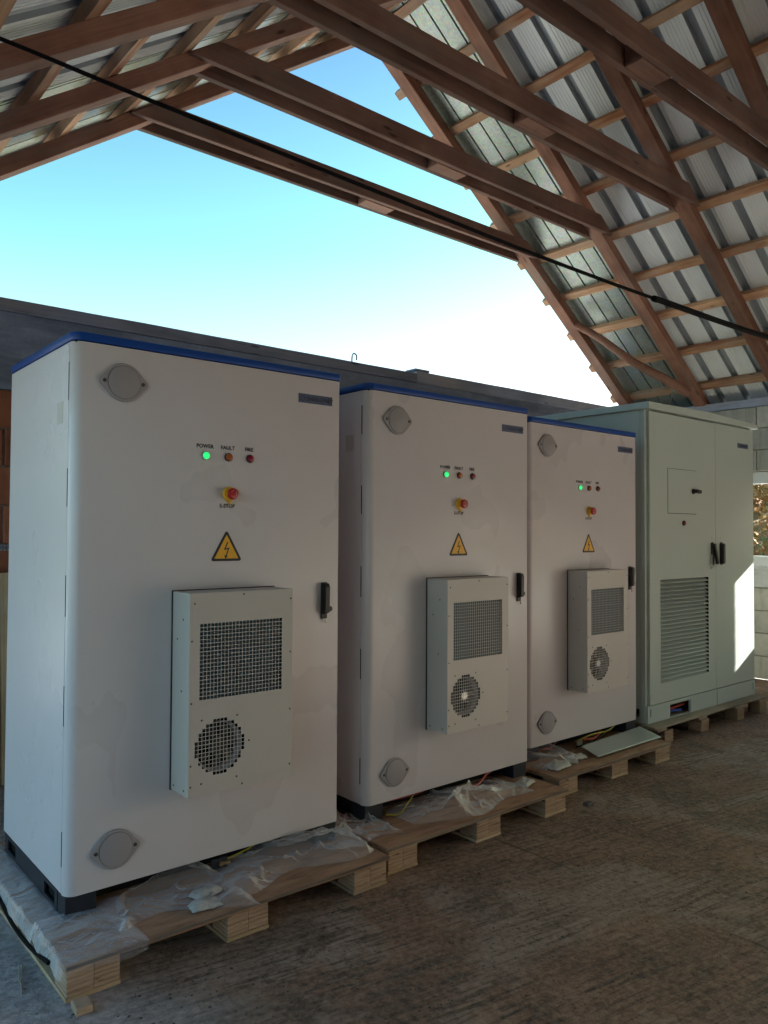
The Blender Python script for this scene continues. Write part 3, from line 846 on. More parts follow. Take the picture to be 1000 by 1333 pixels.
def make_battery_cabinet():
    root = empty('battery_cabinet')
    m = MB(); m.box(0.0, CW, 0.052, CD, CB+0.002, CT-LT-0.003); m.build('body', M['white'], root, bevel=0.004)
    m = MB(); m.box(0.006, CW-0.006, 0.03, 0.06, CB+0.006, CT-LT-0.006); m.build('door_gap', M['gap'], root)
    m = MB(); m.prism(rounded_front(CW-0.002, 0.048, 0.042, 0.014), CB, CT-LT-0.004, 'Z')
    m.build('door', M['white'], root, smooth=True, bevel=0.0022)
    m = MB(); m.prism([(x-0.003+0.006*x/CW, y-0.003) for x, y in rounded_front(CW, CD+0.006, 0.044, 0.016)], CT-LT, CT, 'Z')
    m.build('lid', M['blue'], root, smooth=True, bevel=0.0018)
    m = MB(); m.box(0.01, CW-0.01, 0.01, CD-0.004, CT-LT-0.008, CT-LT-0.001); m.build('lid_gap', M['gap'], root)
    # plinth: corner feet in front, side panels with fork pockets
    pl = empty('plinth'); pl.parent = root
    for x in (0.004, CW-0.119):
        m = MB(); m.box(x, x+0.115, 0.012, 0.10, 0.0, CB-0.002); m.build('foot', M['plinth'], pl, bevel=0.004)
    for x in (0.002, CW-0.012):
        o = panel('side_plate', 0.73, CB-0.002, [(0.03, 0.155, 0.018, CB-0.018), (0.56, 0.685, 0.018, CB-0.018)], 0.008, M['plinth'], pl)
        o.rotation_euler = (0, 0, R(90)); o.location = (x+0.009, 0.102, 0)
    m = MB(); m.box(0.02, CW-0.02, 0.13, CD-0.02, 0.002, CB-0.002); m.build('base_core', M['gap'], pl)
    # side marker and hinges
    m = MB(); m.box(-0.0012, 0.001, 0.113, 0.181, Zc(1.951), Zc(2.033)); m.build('side_plug', M['unit'], root, bevel=0.0008)
    for a, b in ((2.03, 2.17), (1.64, 1.78), (1.24, 1.39), (0.845, 0.99), (0.343, 0.467)):
        m = MB(); m.box(-0.0008, 0.004, 0.0465, 0.0525, Zc(a), Zc(b)); m.build('hinge', M['gap'], root)
    # blind covers
    for (u, z) in ((0.183, 2.109), (0.176, 0.380)):
        cx, cz = U(u), Zc(z)
        e = 0.016; X = 0.080; r = 0.074
        ta = math.degrees(math.acos((r-e)/X))
        out = arc(X, 0, e, -ta, ta, 5) + arc(0, 0, r, ta, 180-ta, 12) + arc(-X, 0, e, 180-ta, 180+ta, 5) + arc(0, 0, r, 180+ta, 360-ta, 12)
        m = MB(); m.prism([(cx+a, cz+b) for a, b in out], -0.012, -0.0005, 'Y'); pc = m.build('port_cover', M['cover'], root, bevel=0.003)
        m = MB(); m.cyl((cx, -0.012, cz), (0, -1, 0), 0.0648, 0.0004, 40); m.build('disc_seam', M['screw'], pc)
        m = MB(); m.cyl((cx, -0.0126, cz), (0, -1, 0), 0.0632, 0.0022, 40); m.build('cover_disc', M['cover'], pc, smooth=True, bevel=0.0012)
        for sx in (-1, 1):
            m = MB(); m.cyl((cx+sx*0.076, -0.0121, cz), (0, -1, 0), 0.0075, 0.003, 12, 0.006); m.build('screw', M['screw'], pc)
    # name plate
    x0, x1, z0, z1 = U(0.969), U(1.150), Zc(2.1245), Zc(2.165)
    m = MB(); m.box(x0, x1, -0.0035, -0.0004, z0, z1); npz = m.build('name_plate', M['name'], root, bevel=0.0008)
    text_mesh('ENERGY', 0.0255, 'lettering', M['nameprint'], npz, (x0+0.044, -0.0042, z0+0.012), 0.0002, 'LEFT')
    text_mesh('NET', 0.0255, 'lettering', M['print'], npz, (x0+0.142, -0.0042, z0+0.012), 0.0006, 'LEFT')
    m = MB()
    for k in range(3):
        pts = [(x0+0.022+0.011*math.cos(R(90+k*120+q)), -0.0040, (z0+z1)/2+0.011*math.sin(R(90+k*120+q))) for q in range(0, 95, 19)]
        m.tube(pts, 0.0016, 5)
    m.build('emblem', M['nameprint'], npz)
    # lamps and lettering
    for u, key, s in ((0.525, 'green', 'POWER'), (0.627, 'amber', 'FAULT'), (0.727, 'redlens', 'FIRE')):
        cx, cz = U(u), Zc(1.8575)
        m = MB(); m.cyl((cx, -0.0005, cz), (0, -1, 0), 0.0185, 0.006, 28); lp = m.build('indicator_lamp', M['black'] if key != 'green' else M['cover'], root, smooth=True, bevel=0.0012)
        m = MB(); m.cyl((cx, -0.0066, cz), (0, -1, 0), 0.0155, 0.008, 28, 0.0125); m.build('lens', M[key], lp, smooth=True, bevel=0.001)
        text_mesh(s, 0.0225, 'lettering', M['print'], root, (U(u)-0.003, -0.0007, Zc(1.889)), 0.0006)
    cx, cz = U(0.632), Zc(1.706)
    m = MB(); m.cyl((cx, -0.0005, cz), (0, -1, 0), 0.033, 0.012, 32, 0.028); es = m.build('emergency_stop', M['ecollar'], root, smooth=True, bevel=0.0015)
    m = MB(); m.cyl((cx, -0.0126, cz), (0, -1, 0), 0.019, 0.016, 24); m.build('stem', M['ecollar'], es, smooth=True)
    m = MB(); m.cyl((cx, -0.0287, cz), (0, -1, 0), 0.0255, 0.014, 32, 0.0235); m.build('push_button', M['ered'], es, smooth=True, bevel=0.003)
    m = MB()
    for k in range(3):
        a0 = 90 + 120*k
        m.tube([(cx+0.0135*math.cos(R(a0+q)), -0.0432, cz+0.0135*math.sin(R(a0+q))) for q in range(0, 81, 16)], 0.0011, 5)
    m.build('turn_arrows', M['arrow'], es)
    m = MB(); m.prism([(cx-0.006, cz-0.030), (cx+0.006, cz-0.030), (cx+0.003, cz-0.045), (cx-0.003, cz-0.045)], -0.006, -0.0006, 'Y'); m.build('collar_tab', M['ecollar'], es)
    text_mesh('E-STOP', 0.0225, 'lettering', M['print'], root, (U(0.624), -0.0007, Zc(1.650)), 0.0006)
    # warning triangle
    bx0, bx1, bz, tz = U(0.554), U(0.691), Zc(1.434), Zc(1.5555)
    A = Vector(((bx0+bx1)/2, tz)); B = Vector((bx0, bz)); C = Vector((bx1, bz)); cen = (A+B+C)/3
    def rtri(k, r):
        P = [cen + (p-cen)*k for p in (A, B, C)]; out = []
        for i in range(3):
            p = P[i]; q0 = (P[i-1]-p).normalized(); q1 = (P[(i+1) % 3]-p).normalized()
            out += [tuple(p+q0*r), tuple(p+(q0+q1)*r*0.28), tuple(p+q1*r)]
        return out
    m = MB(); m.prism(rtri(1.06, 0.014), -0.0016, -0.0004, 'Y'); ws = m.build('warning_sign', M['print'], root)
    m = MB(); m.prism(rtri(0.80, 0.004), -0.0024, -0.0017, 'Y'); m.build('sign_face', M['yellow'], ws)
    sx, sz = cen.x, cen.y
    m = MB()
    def stroke(a, b, w):
        a = Vector(a)*0.95; b = Vector(b)*0.95; d = (b-a).normalized(); q = Vector((-d.y, d.x))*w/2
        m.poly([(sx+p.x, -0.0028, sz+p.y) for p in (a+q, b+q, b-q, a-q)])
    stroke((0.005, 0.038), (-0.010, 0.004), 0.0055); stroke((-0.0125, 0.005), (0.013, 0.0105), 0.0050); stroke((0.0105, 0.012), (-0.002, -0.024), 0.0052)
    m.poly([(sx+a*0.95, -0.0028, sz+b*0.95) for a, b in ((-0.011, -0.019), (0.006, -0.024), (-0.006, -0.038))])
    m.build('lightning_bolt', M['print'], ws)
    # handle
    hx, hz0, hz1 = U(1.110), Zc(1.165), Zc(1.327)
    m = MB(); m.box(hx-0.016, hx+0.018, -0.008, -0.0005, hz0, hz1); hd = m.build('door_handle', M['black'], root, bevel=0.003)
    m = MB(); m.prism([(-0.0082, hz0+0.02), (-0.034, hz0+0.03), (-0.036, hz1-0.02), (-0.028, hz1-0.004), (-0.0082, hz1-0.004)], hx-0.012, hx+0.014, 'X'); m.build('lever', M['black'], hd, bevel=0.003)
    m = MB(); m.cyl((hx+0.024, -0.0005, hz0+0.045), (0, -1, 0), 0.0125, 0.022, 16); m.build('lock', M['black'], hd, smooth=True)
    m = MB(); m.box(hx+0.006, hx+0.009, -0.018, -0.010, hz0-0.018, hz0-0.001); m.build('key', M['steel'], hd)
    # cooling unit
    cx0, cx1, cz0, cz1, dp = U(0.391), U(0.848), Zc(0.556), Zc(1.318), 0.155
    m = MB(); m.box(cx0-0.004, cx1+0.004, -0.006, -0.0005, cz0-0.004, cz1+0.004); cu = m.build('cooling_unit', M['black'], root)
    m = MB()
    t_ = 0.0025
    m.box(cx0, cx0+t_, -dp, -0.006, cz0, cz1); m.box(cx1-t_, cx1, -dp, -0.006, cz0, cz1)
    m.box(cx0+t_, cx1-t_, -dp, -0.006, cz0, cz0+t_); m.box(cx0+t_, cx1-t_, -dp, -0.006, cz1-t_, cz1)
    m.build('housing', M['unit'], cu)
    w_, h_ = cx1-cx0, cz1-cz0
    pitch = 0.0157
    gx0 = 0.043; ng = 24; gz0 = (Zc(0.913)-cz0); mg = 19
    gx1 = gx0+ng*pitch; gz1 = gz0+mg*pitch
    fx, fz, fr = 0.134, Zc(0.728)-cz0, 0.1065
    nf = 7
    fx0 = fx-(nf+0.0)*pitch; fz0 = fz-(nf+0.0)*pitch
    holes = [(gx0, gx1, gz0, gz1), (fx0, fx0+2*nf*pitch, fz0, fz0+2*nf*pitch)]
    fp = panel('front_panel', w_, h_, holes, 0.0018, M['unit'], cu, y=-dp-0.0018, x0=cx0, z0=cz0)
    bwid = 0.0023
    m = MB(); Y0_, Y1_ = -dp-0.0014, -dp-0.0004
    for i in range(0, ng+1): m.box(cx0+gx0+i*pitch-bwid/2, cx0+gx0+i*pitch+bwid/2, Y0_, Y1_, cz0+gz0, cz0+gz1)
    for k in range(0, mg+1): m.box(cx0+gx0, cx0+gx1, Y0_-0.0002, Y1_+0.0002, cz0+gz0+k*pitch-bwid/2, cz0+gz0+k*pitch+bwid/2)
    tag(m.build('grille', M['unit'], cu), kind='stuff')
    m = MB()
    for i in range(2*nf):
        for k in range(2*nf):
            x = fx0+i*pitch; z = fz0+k*pitch
            dx, dz = x+pitch/2-fx, z+pitch/2-fz
            if math.hypot(dx, dz) > fr-0.001: m.box(cx0+x, cx0+x+pitch, Y0_, Y1_, cz0+z, cz0+z+pitch)
            else:
                m.box(cx0+x, cx0+x+bwid, Y0_, Y1_, cz0+z, cz0+z+pitch); m.box(cx0+x+bwid, cx0+x+pitch, Y0_, Y1_, cz0+z, cz0+z+bwid)
    tag(m.build('fan_guard', M['unit'], cu), kind='stuff')
    m = MB(); m.box(cx0+gx0-0.01, cx0+gx1+0.01, -dp+0.035, -dp+0.05, cz0+gz0-0.01, cz0+gz1+0.01)
    for k in range(46):
        z = cz0+gz0+0.003+k*0.0062
        m.box(cx0+gx0-0.01, cx0+gx1+0.01, -dp+0.012, -dp+0.034, z, z+0.0018)
    tag(m.build('cooling_fins', M['fin'], cu), kind='stuff')
    m = MB(); m.box(cx0+0.01, cx1-0.01, -dp+0.052, -dp+0.06, cz0+0.01, cz1-0.01); m.build('inner_plate', M['gap'], cu)
    fcx, fcz = cx0+fx, cz0+fz
    m = MB()
    for k in range(40):
        a0, a1 = R(k*9), R(k*9+9)
        for (ra, ya, rb, yb) in ((0.100, -dp+0.004, 0.092, -dp+0.022), (0.092, -dp+0.022, 0.092, -dp+0.05)):
            m.poly([(fcx+ra*math.cos(a0), ya, fcz+ra*math.sin(a0)), (fcx+ra*math.cos(a1), ya, fcz+ra*math.sin(a1)), (fcx+rb*math.cos(a1), yb, fcz+rb*math.sin(a1)), (fcx+rb*math.cos(a0), yb, fcz+rb*math.sin(a0))])
    m.build('fan_ring', M['cover'], cu, smooth=True)
    m = MB(); m.cyl((fcx, -dp+0.008, fcz), (0, 1, 0), 0.034, 0.03, 24)
    for k in range(7):
        a = R(k*360/7)
        def fpnt(r, da, y): return (fcx+r*math.cos(a+R(da)), y, fcz+r*math.sin(a+R(da)))
        m.poly([fpnt(0.032, 0, -dp+0.012), fpnt(0.088, -8, -dp+0.012), fpnt(0.088, 26, -dp+0.034), fpnt(0.032, 30, -dp+0.036)])
    m.build('fan', M['fan'], cu)
    m = MB(); m.cyl((fcx, -dp+0.006, fcz), (0, 1, 0), 0.020, 0.001, 24); m.build('fan_label', M['fan'], cu)
    sp = [(0.01, 0.12), (0.01, 0.36), (0.01, 0.60), (0.01, 0.04), (w_-0.01, 0.05), (w_-0.01, 0.28), (w_-0.01, 0.52), (w_-0.01, h_-0.04), (0.02, h_-0.04), (w_*0.5, h_-0.012), (w_*0.5, 0.012), (0.055, 0.045), (0.21, 0.045), (0.055, 0.29), (0.21, 0.29), (0.265, 0.18)]
    m = MB(); m.cyl((0, 0, 0), (0, -1, 0), 0.0042, 0.002, 10, 0.0032); sm = m.mesh('screw', M['screw'])
    for a, b in sp:
        o = link_mesh('screw', sm, cu); o.location = (cx0+a, -dp-0.0018, cz0+b)
    for yy, b in ((-0.03, 0.02), (-0.12, 0.02), (-0.09, 0.40), (-0.05, 0.60), (-0.10, 0.68)):
        o = link_mesh('screw', sm, cu); o.location = (cx0-0.0002, yy, cz0+b); o.rotation_euler = (0, 0, R(-90))
    return root

cab = make_battery_cabinet()
GC = 'white battery cabinets with blue lids'
cabs = [cab, copy_tree(cab), copy_tree(cab)]
for c_ in cabs[1:]:                          # the two further fans have a bright metal hub disc
    for u_ in children(c_):
        if u_.name.startswith('cooling_unit'):
            for q_ in children(u_):
                if q_.name.startswith('fan_label'):
                    q_.data = q_.data.copy(); q_.data.materials[0] = M['steel']
poses = [(0.9746, 2.950, -0.0059), (2.4227, 2.997, 0.0036), (3.866, 3.170, 0.0059)]
labs = ['nearest and largest white battery cabinet with blue lid, leftmost in the row',
        'white battery cabinet with blue lid, second in the row between two like it',
        'white battery cabinet with blue lid, third in the row, next to the grey-green cabinet']
DZ = [0.122, 0.122, 0.118]
for o, (x, y, a), lab, dz in zip(cabs, poses, labs, DZ):
    o.location = (x, y, dz); o.rotation_euler = (0, 0, a)
    tag(o, lab, 'cabinet', GC)

def wire(parent, pts, r, mat):
    m = MB(); m.tube(spline(pts, 6), r, 6); return m.build('wire', M[mat], parent, smooth=True)
wire(cabs[0], [(0.66, 0.05, 0.035), (0.72, 0.035, 0.05), (0.80, 0.03, 0.07), (0.90, 0.10, 0.08)], 0.0035, 'wire_y')
m = MB(); m.box(0.60, 0.67, 0.02, 0.026, 0.02, 0.062); m.build('earth_plate', M['plinth'], cabs[0])
m = MB(); m.cyl((0.64, 0.02, 0.04), (0, -1, 0), 0.010, 0.012, 6); m.box(0.645, 0.68, 0.008, 0.018, 0.034, 0.046); m.build('earth_lug', M['brass'], cabs[0])
wire(cabs[1], [(0.13, 0.0, 0.02), (0.20, -0.02, 0.012), (0.27, 0.0, 0.04), (0.36, 0.04, 0.07)], 0.004, 'wire_y')
wire(cabs[1], [(0.15, 0.06, 0.06), (0.35, 0.03, 0.066), (0.5, 0.05, 0.075)], 0.003, 'wire_r')
wire(cabs[1], [(0.72, 0.02, 0.04), (0.80, 0.0, 0.036), (0.90, 0.03, 0.06), (1.0, 0.06, 0.07)], 0.006, 'wire_r')
m = MB(); m.box(0.68, 0.74, 0.0, 0.012, 0.025, 0.055); m.cyl((0.73, 0.0, 0.045), (0, -1, 0), 0.009, 0.01, 6); m.build('earth_lug', M['brass'], cabs[1])
wire(cabs[2], [(0.10, 0.02, 0.05), (0.22, 0.0, 0.055), (0.34, 0.04, 0.07)], 0.0035, 'wire_r')
wire(cabs[2], [(0.58, 0.0, 0.05), (0.66, -0.02, 0.045), (0.76, 0.0, 0.06), (0.84, 0.05, 0.07)], 0.007, 'wire_r')
wire(cabs[2], [(0.52, 0.02, 0.04), (0.66, -0.01, 0.07), (0.85, -0.01, 0.066), (1.0, 0.03, 0.075)], 0.004, 'wire_y')
wire(cabs[2], [(0.50, 0.0, 0.012), (0.60, -0.03, 0.02), (0.75, -0.02, 0.05), (0.9, 0.04, 0.06)], 0.006, 'rubber')
m = MB(); m.box(0.50, 0.55, -0.012, 0.0, 0.02, 0.05); m.build('earth_lug', M['steel'], cabs[2])

# tall grey-green cabinet
S4 = 1.08; ZD4 = 0.141
def U4(u): return u*S4
def Z4(z): return 1.55 + (z-1.55)*S4 - ZD4
W4, D4 = 1.745, 1.05
H4 = Z4(2.475); LB4 = Z4(2.420)
g4 = empty('inverter_cabinet', (5.250, 3.176, ZD4), 0.0032)
tag(g4, 'tall two-door grey-green cabinet with louvred left door, last and rightmost in the row', 'cabinet')
DB, DT4 = Z4(0.371), LB4-0.012
m = MB(); m.box(0, 0.10, 0.022, 0.06, DB-0.004, LB4-0.001); m.box(1.05, W4, 0.022, 0.06, DB-0.004, LB4-0.001); m.box(0.10, 1.05, 0.022, 0.06, DB-0.004, 0.3); m.box(0, W4, 0.061, D4, DB-0.004, LB4-0.001); m.build('body', M['grey_cab'], g4, bevel=0.003)
m = MB(); m.prism([(-0.028, LB4), (W4+0.028, LB4), (W4+0.028, LB4+0.038), (W4*0.5, H4+0.004), (-0.028, LB4+0.05)], -0.032, D4+0.03, 'Y'); m.build('lid', M['grey_cab'], g4, bevel=0.003)
hole = [(U4(0.290), U4(0.580), Z4(0.2505), Z4(0.340))]
slots = [(0.030, 0.046, 0.045, 0.105), (W4-0.046, W4-0.030, 0.045, 0.105)]
panel('plinth_front', W4, DB-0.006, hole+slots, 0.02, M['grey_cab'], g4, y=0.002)
m = MB(); m.box(U4(0.975), U4(0.975)+0.003, 0.0005, 0.004, 0, DB-0.008); m.build('plinth_seam', M['gap'], g4)
for x in (0.0, W4-0.02):
    o = panel('plinth_side', D4-0.03, DB-0.006, [(0.05, 0.09, 0.04, 0.10), (D4-0.14, D4-0.10, 0.04, 0.10)], 0.018, M['grey_cab'], g4)
    o.rotation_euler = (0, 0, R(90)); o.location = (x+0.019, 0.0235, 0)
m = MB(); m.box(0.03, W4-0.03, 0.22, D4-0.03, 0.01, DB-0.008); m.build('plinth_core', M['gap'], g4)
m = MB(); m.tube(spline([(0.3, 0.06, 0.05), (0.45, 0.05, 0.055), (0.62, 0.06, 0.06)], 5), 0.008, 6); m.build('wire', M['wire_r'], g4)
m = MB(); m.tube(spline([(0.3, 0.055, 0.012), (0.42, 0.06, 0.03), (0.58, 0.06, 0.018)], 5), 0.010, 6); m.build('wire', M['wire_b'], g4)
m = MB(); m.box(0.012, lx0-0.012, 0.0206, 0.0216, DB, DT4) if False else m.box(U4(0.966)-0.01, W4-0.012, 0.0207, 0.0217, DB, DT4); m.build('door_gap', M['gap'], g4)
SM = U4(0.966)
lx0, lx1, lz0, lz1 = U4(0.163), U4(0.850), Z4(0.503), Z4(1.229)
dx0 = 0.030
ld = panel('door', SM-0.003-dx0, DT4-DB, [(lx0-dx0, lx1-dx0, lz0-DB, lz1-DB)], 0.0205, M['grey_cab'], g4, y=0.0, x0=dx0, z0=DB)
ld['label'] = 'left door with louvres and small inspection hatch'
nl = 25; lp = (lz1-lz0)/nl
m = MB(); m.prism([(-0.003, 0.0005), (-0.003, 0.0035), (0.034, lp*0.80), (0.034, lp*0.80-0.003)], lx0+0.0005, lx1-0.0035, 'X'); slat = m.mesh('louvre_slat', M['grey_cab'])
for k in range(nl):
    o = link_mesh('louvre_slat', slat, ld); o.location = (0, 0, lz0+k*lp)
m = MB(); m.box(lx1-0.003, lx1-0.0004, 0.0012, 0.045, lz0+0.001, lz1-0.001); m.box(lx0-0.01, lx1+0.01, 0.0455, 0.047, lz0-0.01, lz1+0.01); m.build('louvre_shade_backing', M['gap'], ld)  # dark cheek paints the shade at the louvre ends, dark sheet behind
m = MB(); m.box(SM+0.002, W4-0.012, 0.0, 0.0205, DB, DT4); rd = m.build('door', M['grey_cab'], g4, bevel=0.0015); rd['label'] = 'right door, plain, with sun patch'
hx0, hx1, hz0, hz1 = U4(0.268), U4(0.668), Z4(1.703), Z4(2.022)
m = MB(); m.box(hx0-0.003, hx1+0.003, -0.0008, 0.0, hz0-0.004, hz1+0.003); m.build('hatch_gap', M['gap'], ld)
m = MB(); m.box(hx0, hx1, -0.004, -0.0009, hz0, hz1); m.build('hatch', M['grey_cab'], ld, bevel=0.001)
kx, kz = U4(0.635), Z4(1.869)
m = MB(); m.cyl((kx-0.02, -0.004, kz), (0, -1, 0), 0.022, 0.012, 20); m.prism([(kx-0.035, kz-0.012), (kx+0.045, kz-0.016), (kx+0.05, kz+0.010), (kx-0.02, kz+0.016)], -0.045, -0.0165, 'Y')
m.build('hatch_knob', M['black'], ld, bevel=0.003)
m = MB(); m.cyl((U4(0.484), -0.0005, Z4(1.633)), (0, -1, 0), 0.020, 0.010, 20); bt = m.build('push_button', M['black'], g4, smooth=True)
m = MB(); m.cyl((U4(0.484), -0.0108, Z4(1.633)), (0, -1, 0), 0.012, 0.006, 16); m.build('button_cap', M['ered'], bt, smooth=True)
za, zb_ = Z4(1.492), Z4(1.315)
hxl, hxr = U4(0.905), U4(1.045)
def rod(cx, w, z0, z1, n=6): return arc(cx, z1-w, w, 0, 180, n) + arc(cx, z0+w, w, 180, 360, n)
m = MB(); m.prism(rod(hxl, 0.021, zb_, za), -0.012, -0.0005, 'Y'); h1 = m.build('door_handle', M['black'], g4, bevel=0.002)
m = MB(); m.prism([(hxl-0.014, za-0.02), (hxl+0.010, za-0.01), (hxl+0.062, zb_+0.018), (hxl+0.040, zb_+0.008)], -0.034, -0.0125, 'Y'); m.build('lever', M['black'], h1, bevel=0.003)
m = MB(); m.box(hxl-0.036, hxl-0.030, -0.02, -0.012, zb_-0.03, zb_+0.09); m.build('key', M['steel'], h1)
m = MB(); m.prism(rod(hxr, 0.020, zb_, za), -0.012, -0.0005, 'Y'); h2 = m.build('door_handle', M['black'], g4, bevel=0.002)
m = MB(); m.prism(rod(hxr-0.002, 0.016, zb_+0.01, za-0.01), -0.036, -0.0125, 'Y'); m.build('lever', M['black'], h2, bevel=0.003)
m = MB(); m.cyl((hxr+0.03, -0.0005, (za+zb_)/2+0.01), (0, -1, 0), 0.011, 0.016, 14); m.build('lock', M['steel'], h2)
for hx in (hxl, hxr):
    text_mesh('I', 0.03, 'lettering', M['cover'], g4, (hx, -0.0006, za+0.025), 0.0)
nx0, nx1, nz0, nz1 = U4(1.335), U4(1.512), Z4(2.248), Z4(2.287)
m = MB(); m.box(nx0, nx1, -0.003, -0.0004, nz0, nz1); npz = m.build('name_plate', M['name'], g4, bevel=0.0008)
text_mesh('ENERGYNET', 0.025, 'lettering', M['nameprint'], npz, ((nx0+nx1)/2+0.012, -0.0037, nz0+0.011), 0.0002)

# ------------------------------------------------------------------ pallets
def make_pallet(x0, x1, yf, yb, zt, dt, blocks, lab, name='pallet', deckmat='deck', bw_=0.18, bdp=0.12, ymid=None, overlap=0.0):
    root = empty(name, (x0, yf, 0)); tag(root, lab, 'pallet', 'pallets under the cabinets')
    L, D = x1-x0, yb-yf
    m = MB(); nseg = 24
    # slightly warped plywood sheet
    rings = []
    for i in range(nseg+1):
        x = L*i/nseg; d = 0.002*mnoise.noise(Vector((x*3, x0, 0)))
        rings.append([m.bm.verts.new(p) for p in ((x, -0.008+2*d, zt-dt+d), (x, D, zt-dt), (x, D, zt), (x, -0.008+2*d, zt+d))])
    for a, b in zip(rings, rings[1:]):
        for k in range(4): m.bm.faces.new((a[k], a[(k+1) % 4], b[(k+1) % 4], b[k]))
    m.bm.faces.new(rings[0][::-1]); m.bm.faces.new(rings[-1])
    m.build('deck_sheet', M[deckmat], root)
    m = MB(); m.box(0.0, L, -0.0125, -0.0105, zt-dt*0.62, zt-0.001); m.build('edge_band', M['edge'], root)
    bh = zt-dt-0.002-0.014
    half = MB(); half.box(0, bw_/2-0.0008, 0, bdp, 0, bh); hm = half.mesh('block', M['block'], bevel=0.002, segs=1)
    for bx in blocks:
        for by in (0.0, D*0.5-bdp/2, D-bdp):
            for q in (0, 1):
                o = link_mesh('block', hm, root); o.location = (bx-x0+q*bw_/2, by + 0.001*q, 0.015)
    for bx in blocks:
        s = MB(); s.box(bx-x0-0.002, bx-x0+bw_+0.002, 0.001, D, 0.0, 0.014)
        s.build('bottom_board', M['offcut'], root, bevel=0.001)
    return root
p1 = make_pallet(0.880, 2.275, 2.655, 3.90, 0.121, 0.017, (0.886, 1.478, 2.085), 'nearest wooden pallet covered in crumpled film, under the leftmost cabinet')
p2 = make_pallet(2.318, 3.635, 2.710, 3.95, 0.122, 0.017, (2.322, 2.905, 3.450), 'plywood-topped pallet under the second white cabinet')
p3 = make_pallet(3.765, 5.010, 2.865, 4.10, 0.117, 0.020, (3.775, 4.315, 4.825), 'plywood-topped pallet with a metal plate on it, under the third white cabinet')
# old pallet of boards under the tall cabinet
p4 = empty('pallet', (5.2, 3.09, 0)); tag(p4, 'weathered grey board pallet under the tall grey-green cabinet', 'pallet', 'pallets under the cabinets')
for k in range(9):
    w = 0.118; y = k*0.135
    o = beam('deck_board', (0.03 if k else 0.0, y+w/2, 0.130), (1.835, y+w/2+0.004*math.sin(k), 0.130), w, 0.019, M['old'], None, rough=0.003); o.parent = p4
for x in (0.10, 0.70, 1.30, 1.75):
    o = beam('cross_board', (x, 0.0, 0.1085), (x, 1.22, 0.1085), 0.13 if x < 1.7 else 0.14, 0.02, M['old'], None, side=(1, 0, 0)); o.parent = p4
for x in (0.18, 0.72, 1.32, 1.735):
    for y in (0.0, 0.55, 1.1):
        m = MB(); m.box(x-0.05, x+0.07, y, y+0.11, 0.0, 0.097); m.build('block', M['offcut'] if x > 1.2 else M['block'], p4, bevel=0.003, segs=1)

# metal cover plate lying on pallet 3
m = MB()
Q = [Vector((4.27, 2.935, 0.134)), Vector((5.05, 2.955, 0.128)), Vector((5.12, 3.165, 0.150)), Vector((4.32, 3.10, 0.158))]
nn = Vector((0, 0, 1))
m.poly(Q); m.poly([q-nn*0.002 for q in Q][::-1])
for i in range(4):
    j = (i+1) % 4
    m.poly([Q[i]-nn*0.002, Q[j]-nn*0.002, Q[j], Q[i]])
ins = [q.lerp((Q[0]+Q[1]+Q[2]+Q[3])/4, 0.06) for q in Q]
m.poly([q+nn*0.004 for q in ins])
for i in range(4):
    j = (i+1) % 4
    m.poly([Q[i]+nn*0.0002, Q[j]+nn*0.0002, ins[j]+nn*0.004, ins[i]+nn*0.004])
tag(m.build('cover_plate', M['plate_grey'], None), 'loose grey metal cover plate lying on the pallet in front of the third cabinet', 'metal plate')

# ------------------------------------------------------------------ plastic film
def film(name, x0, x1, yfun_f, yfun_b, zdeck, nx, ny, seed, lab, amp=0.03, parent=None, edge_y=None, edge_x=None):
    amp *= 1.15
    m = MB(); g = []
    for i in range(nx+1):
        colv = []
        for j in range(ny+1):
            u, v = i/nx, j/ny
            x = x0+(x1-x0)*u
            y = yfun_f(x)*(1-v)+yfun_b(x)*v
            p = Vector((x*3.2, y*5.0, seed))
            r = 1-abs(mnoise.noise(p*0.62))*7.0
            r2 = 1-abs(mnoise.noise(p*1.5+Vector((5, 1, 2))))*9.0
            r3 = 1-abs(mnoise.noise(p*3.0+Vector((1, 8, 4))))*7.0
            z = 0.004 + max(0, r)*amp*0.75 + max(0, r2)*amp*0.32 + max(0, r3)*amp*0.14 + max(0, 0.25+mnoise.noise(p*0.8+Vector((2, 7, 1))))*amp*0.7
            env = min(1, 6*u+0.15, 6*(1-u)+0.15, 5*v+0.1)
            z = zdeck + 0.002 + max(0.0015, z*env)
            if edge_y is not None and y < edge_y: z = zdeck - (edge_y-y)*1.2 + 0.002; y = edge_y - 0.008 - (edge_y-y)*0.15
            if edge_x is not None and x < edge_x: z = min(z, zdeck - (edge_x-x)*0.9); x = edge_x - 0.006 - (edge_x-x)*0.3
            x += 0.012*mnoise.noise(p*2.2); y += 0.008*mnoise.noise(p*2.7+Vector((9, 0, 0)))*(0 if edge_y is not None and y < edge_y else 1)
            colv.append(m.bm.verts.new((x, y, z)))
        g.append(colv)
    for i in range(nx):
        for j in range(ny): m.bm.faces.new((g[i][j], g[i+1][j], g[i+1][j+1], g[i][j+1]))
    o = m.build(name, M['film'], parent, smooth=True)
    me = o.data
    tag(o, lab, 'plastic film')
    return o
def nz(x, s, a=0.05): return a*mnoise.noise(Vector((x*4, s, 0)))
film('plastic_film', 0.84, 1.16, lambda x: 2.625+nz(x, 1, 0.03), lambda x: 2.99, 0.121, 60, 60, 1.3, 'milky plastic film over the near corner of the first pallet', 0.010, None, 2.647, 0.878)
film('plastic_film', 0.835, 0.99, lambda x: 2.96, lambda x: 3.86, 0.121, 30, 110, 4.1, 'milky plastic film along the left edge of the first pallet', 0.007, None, None, 0.878)
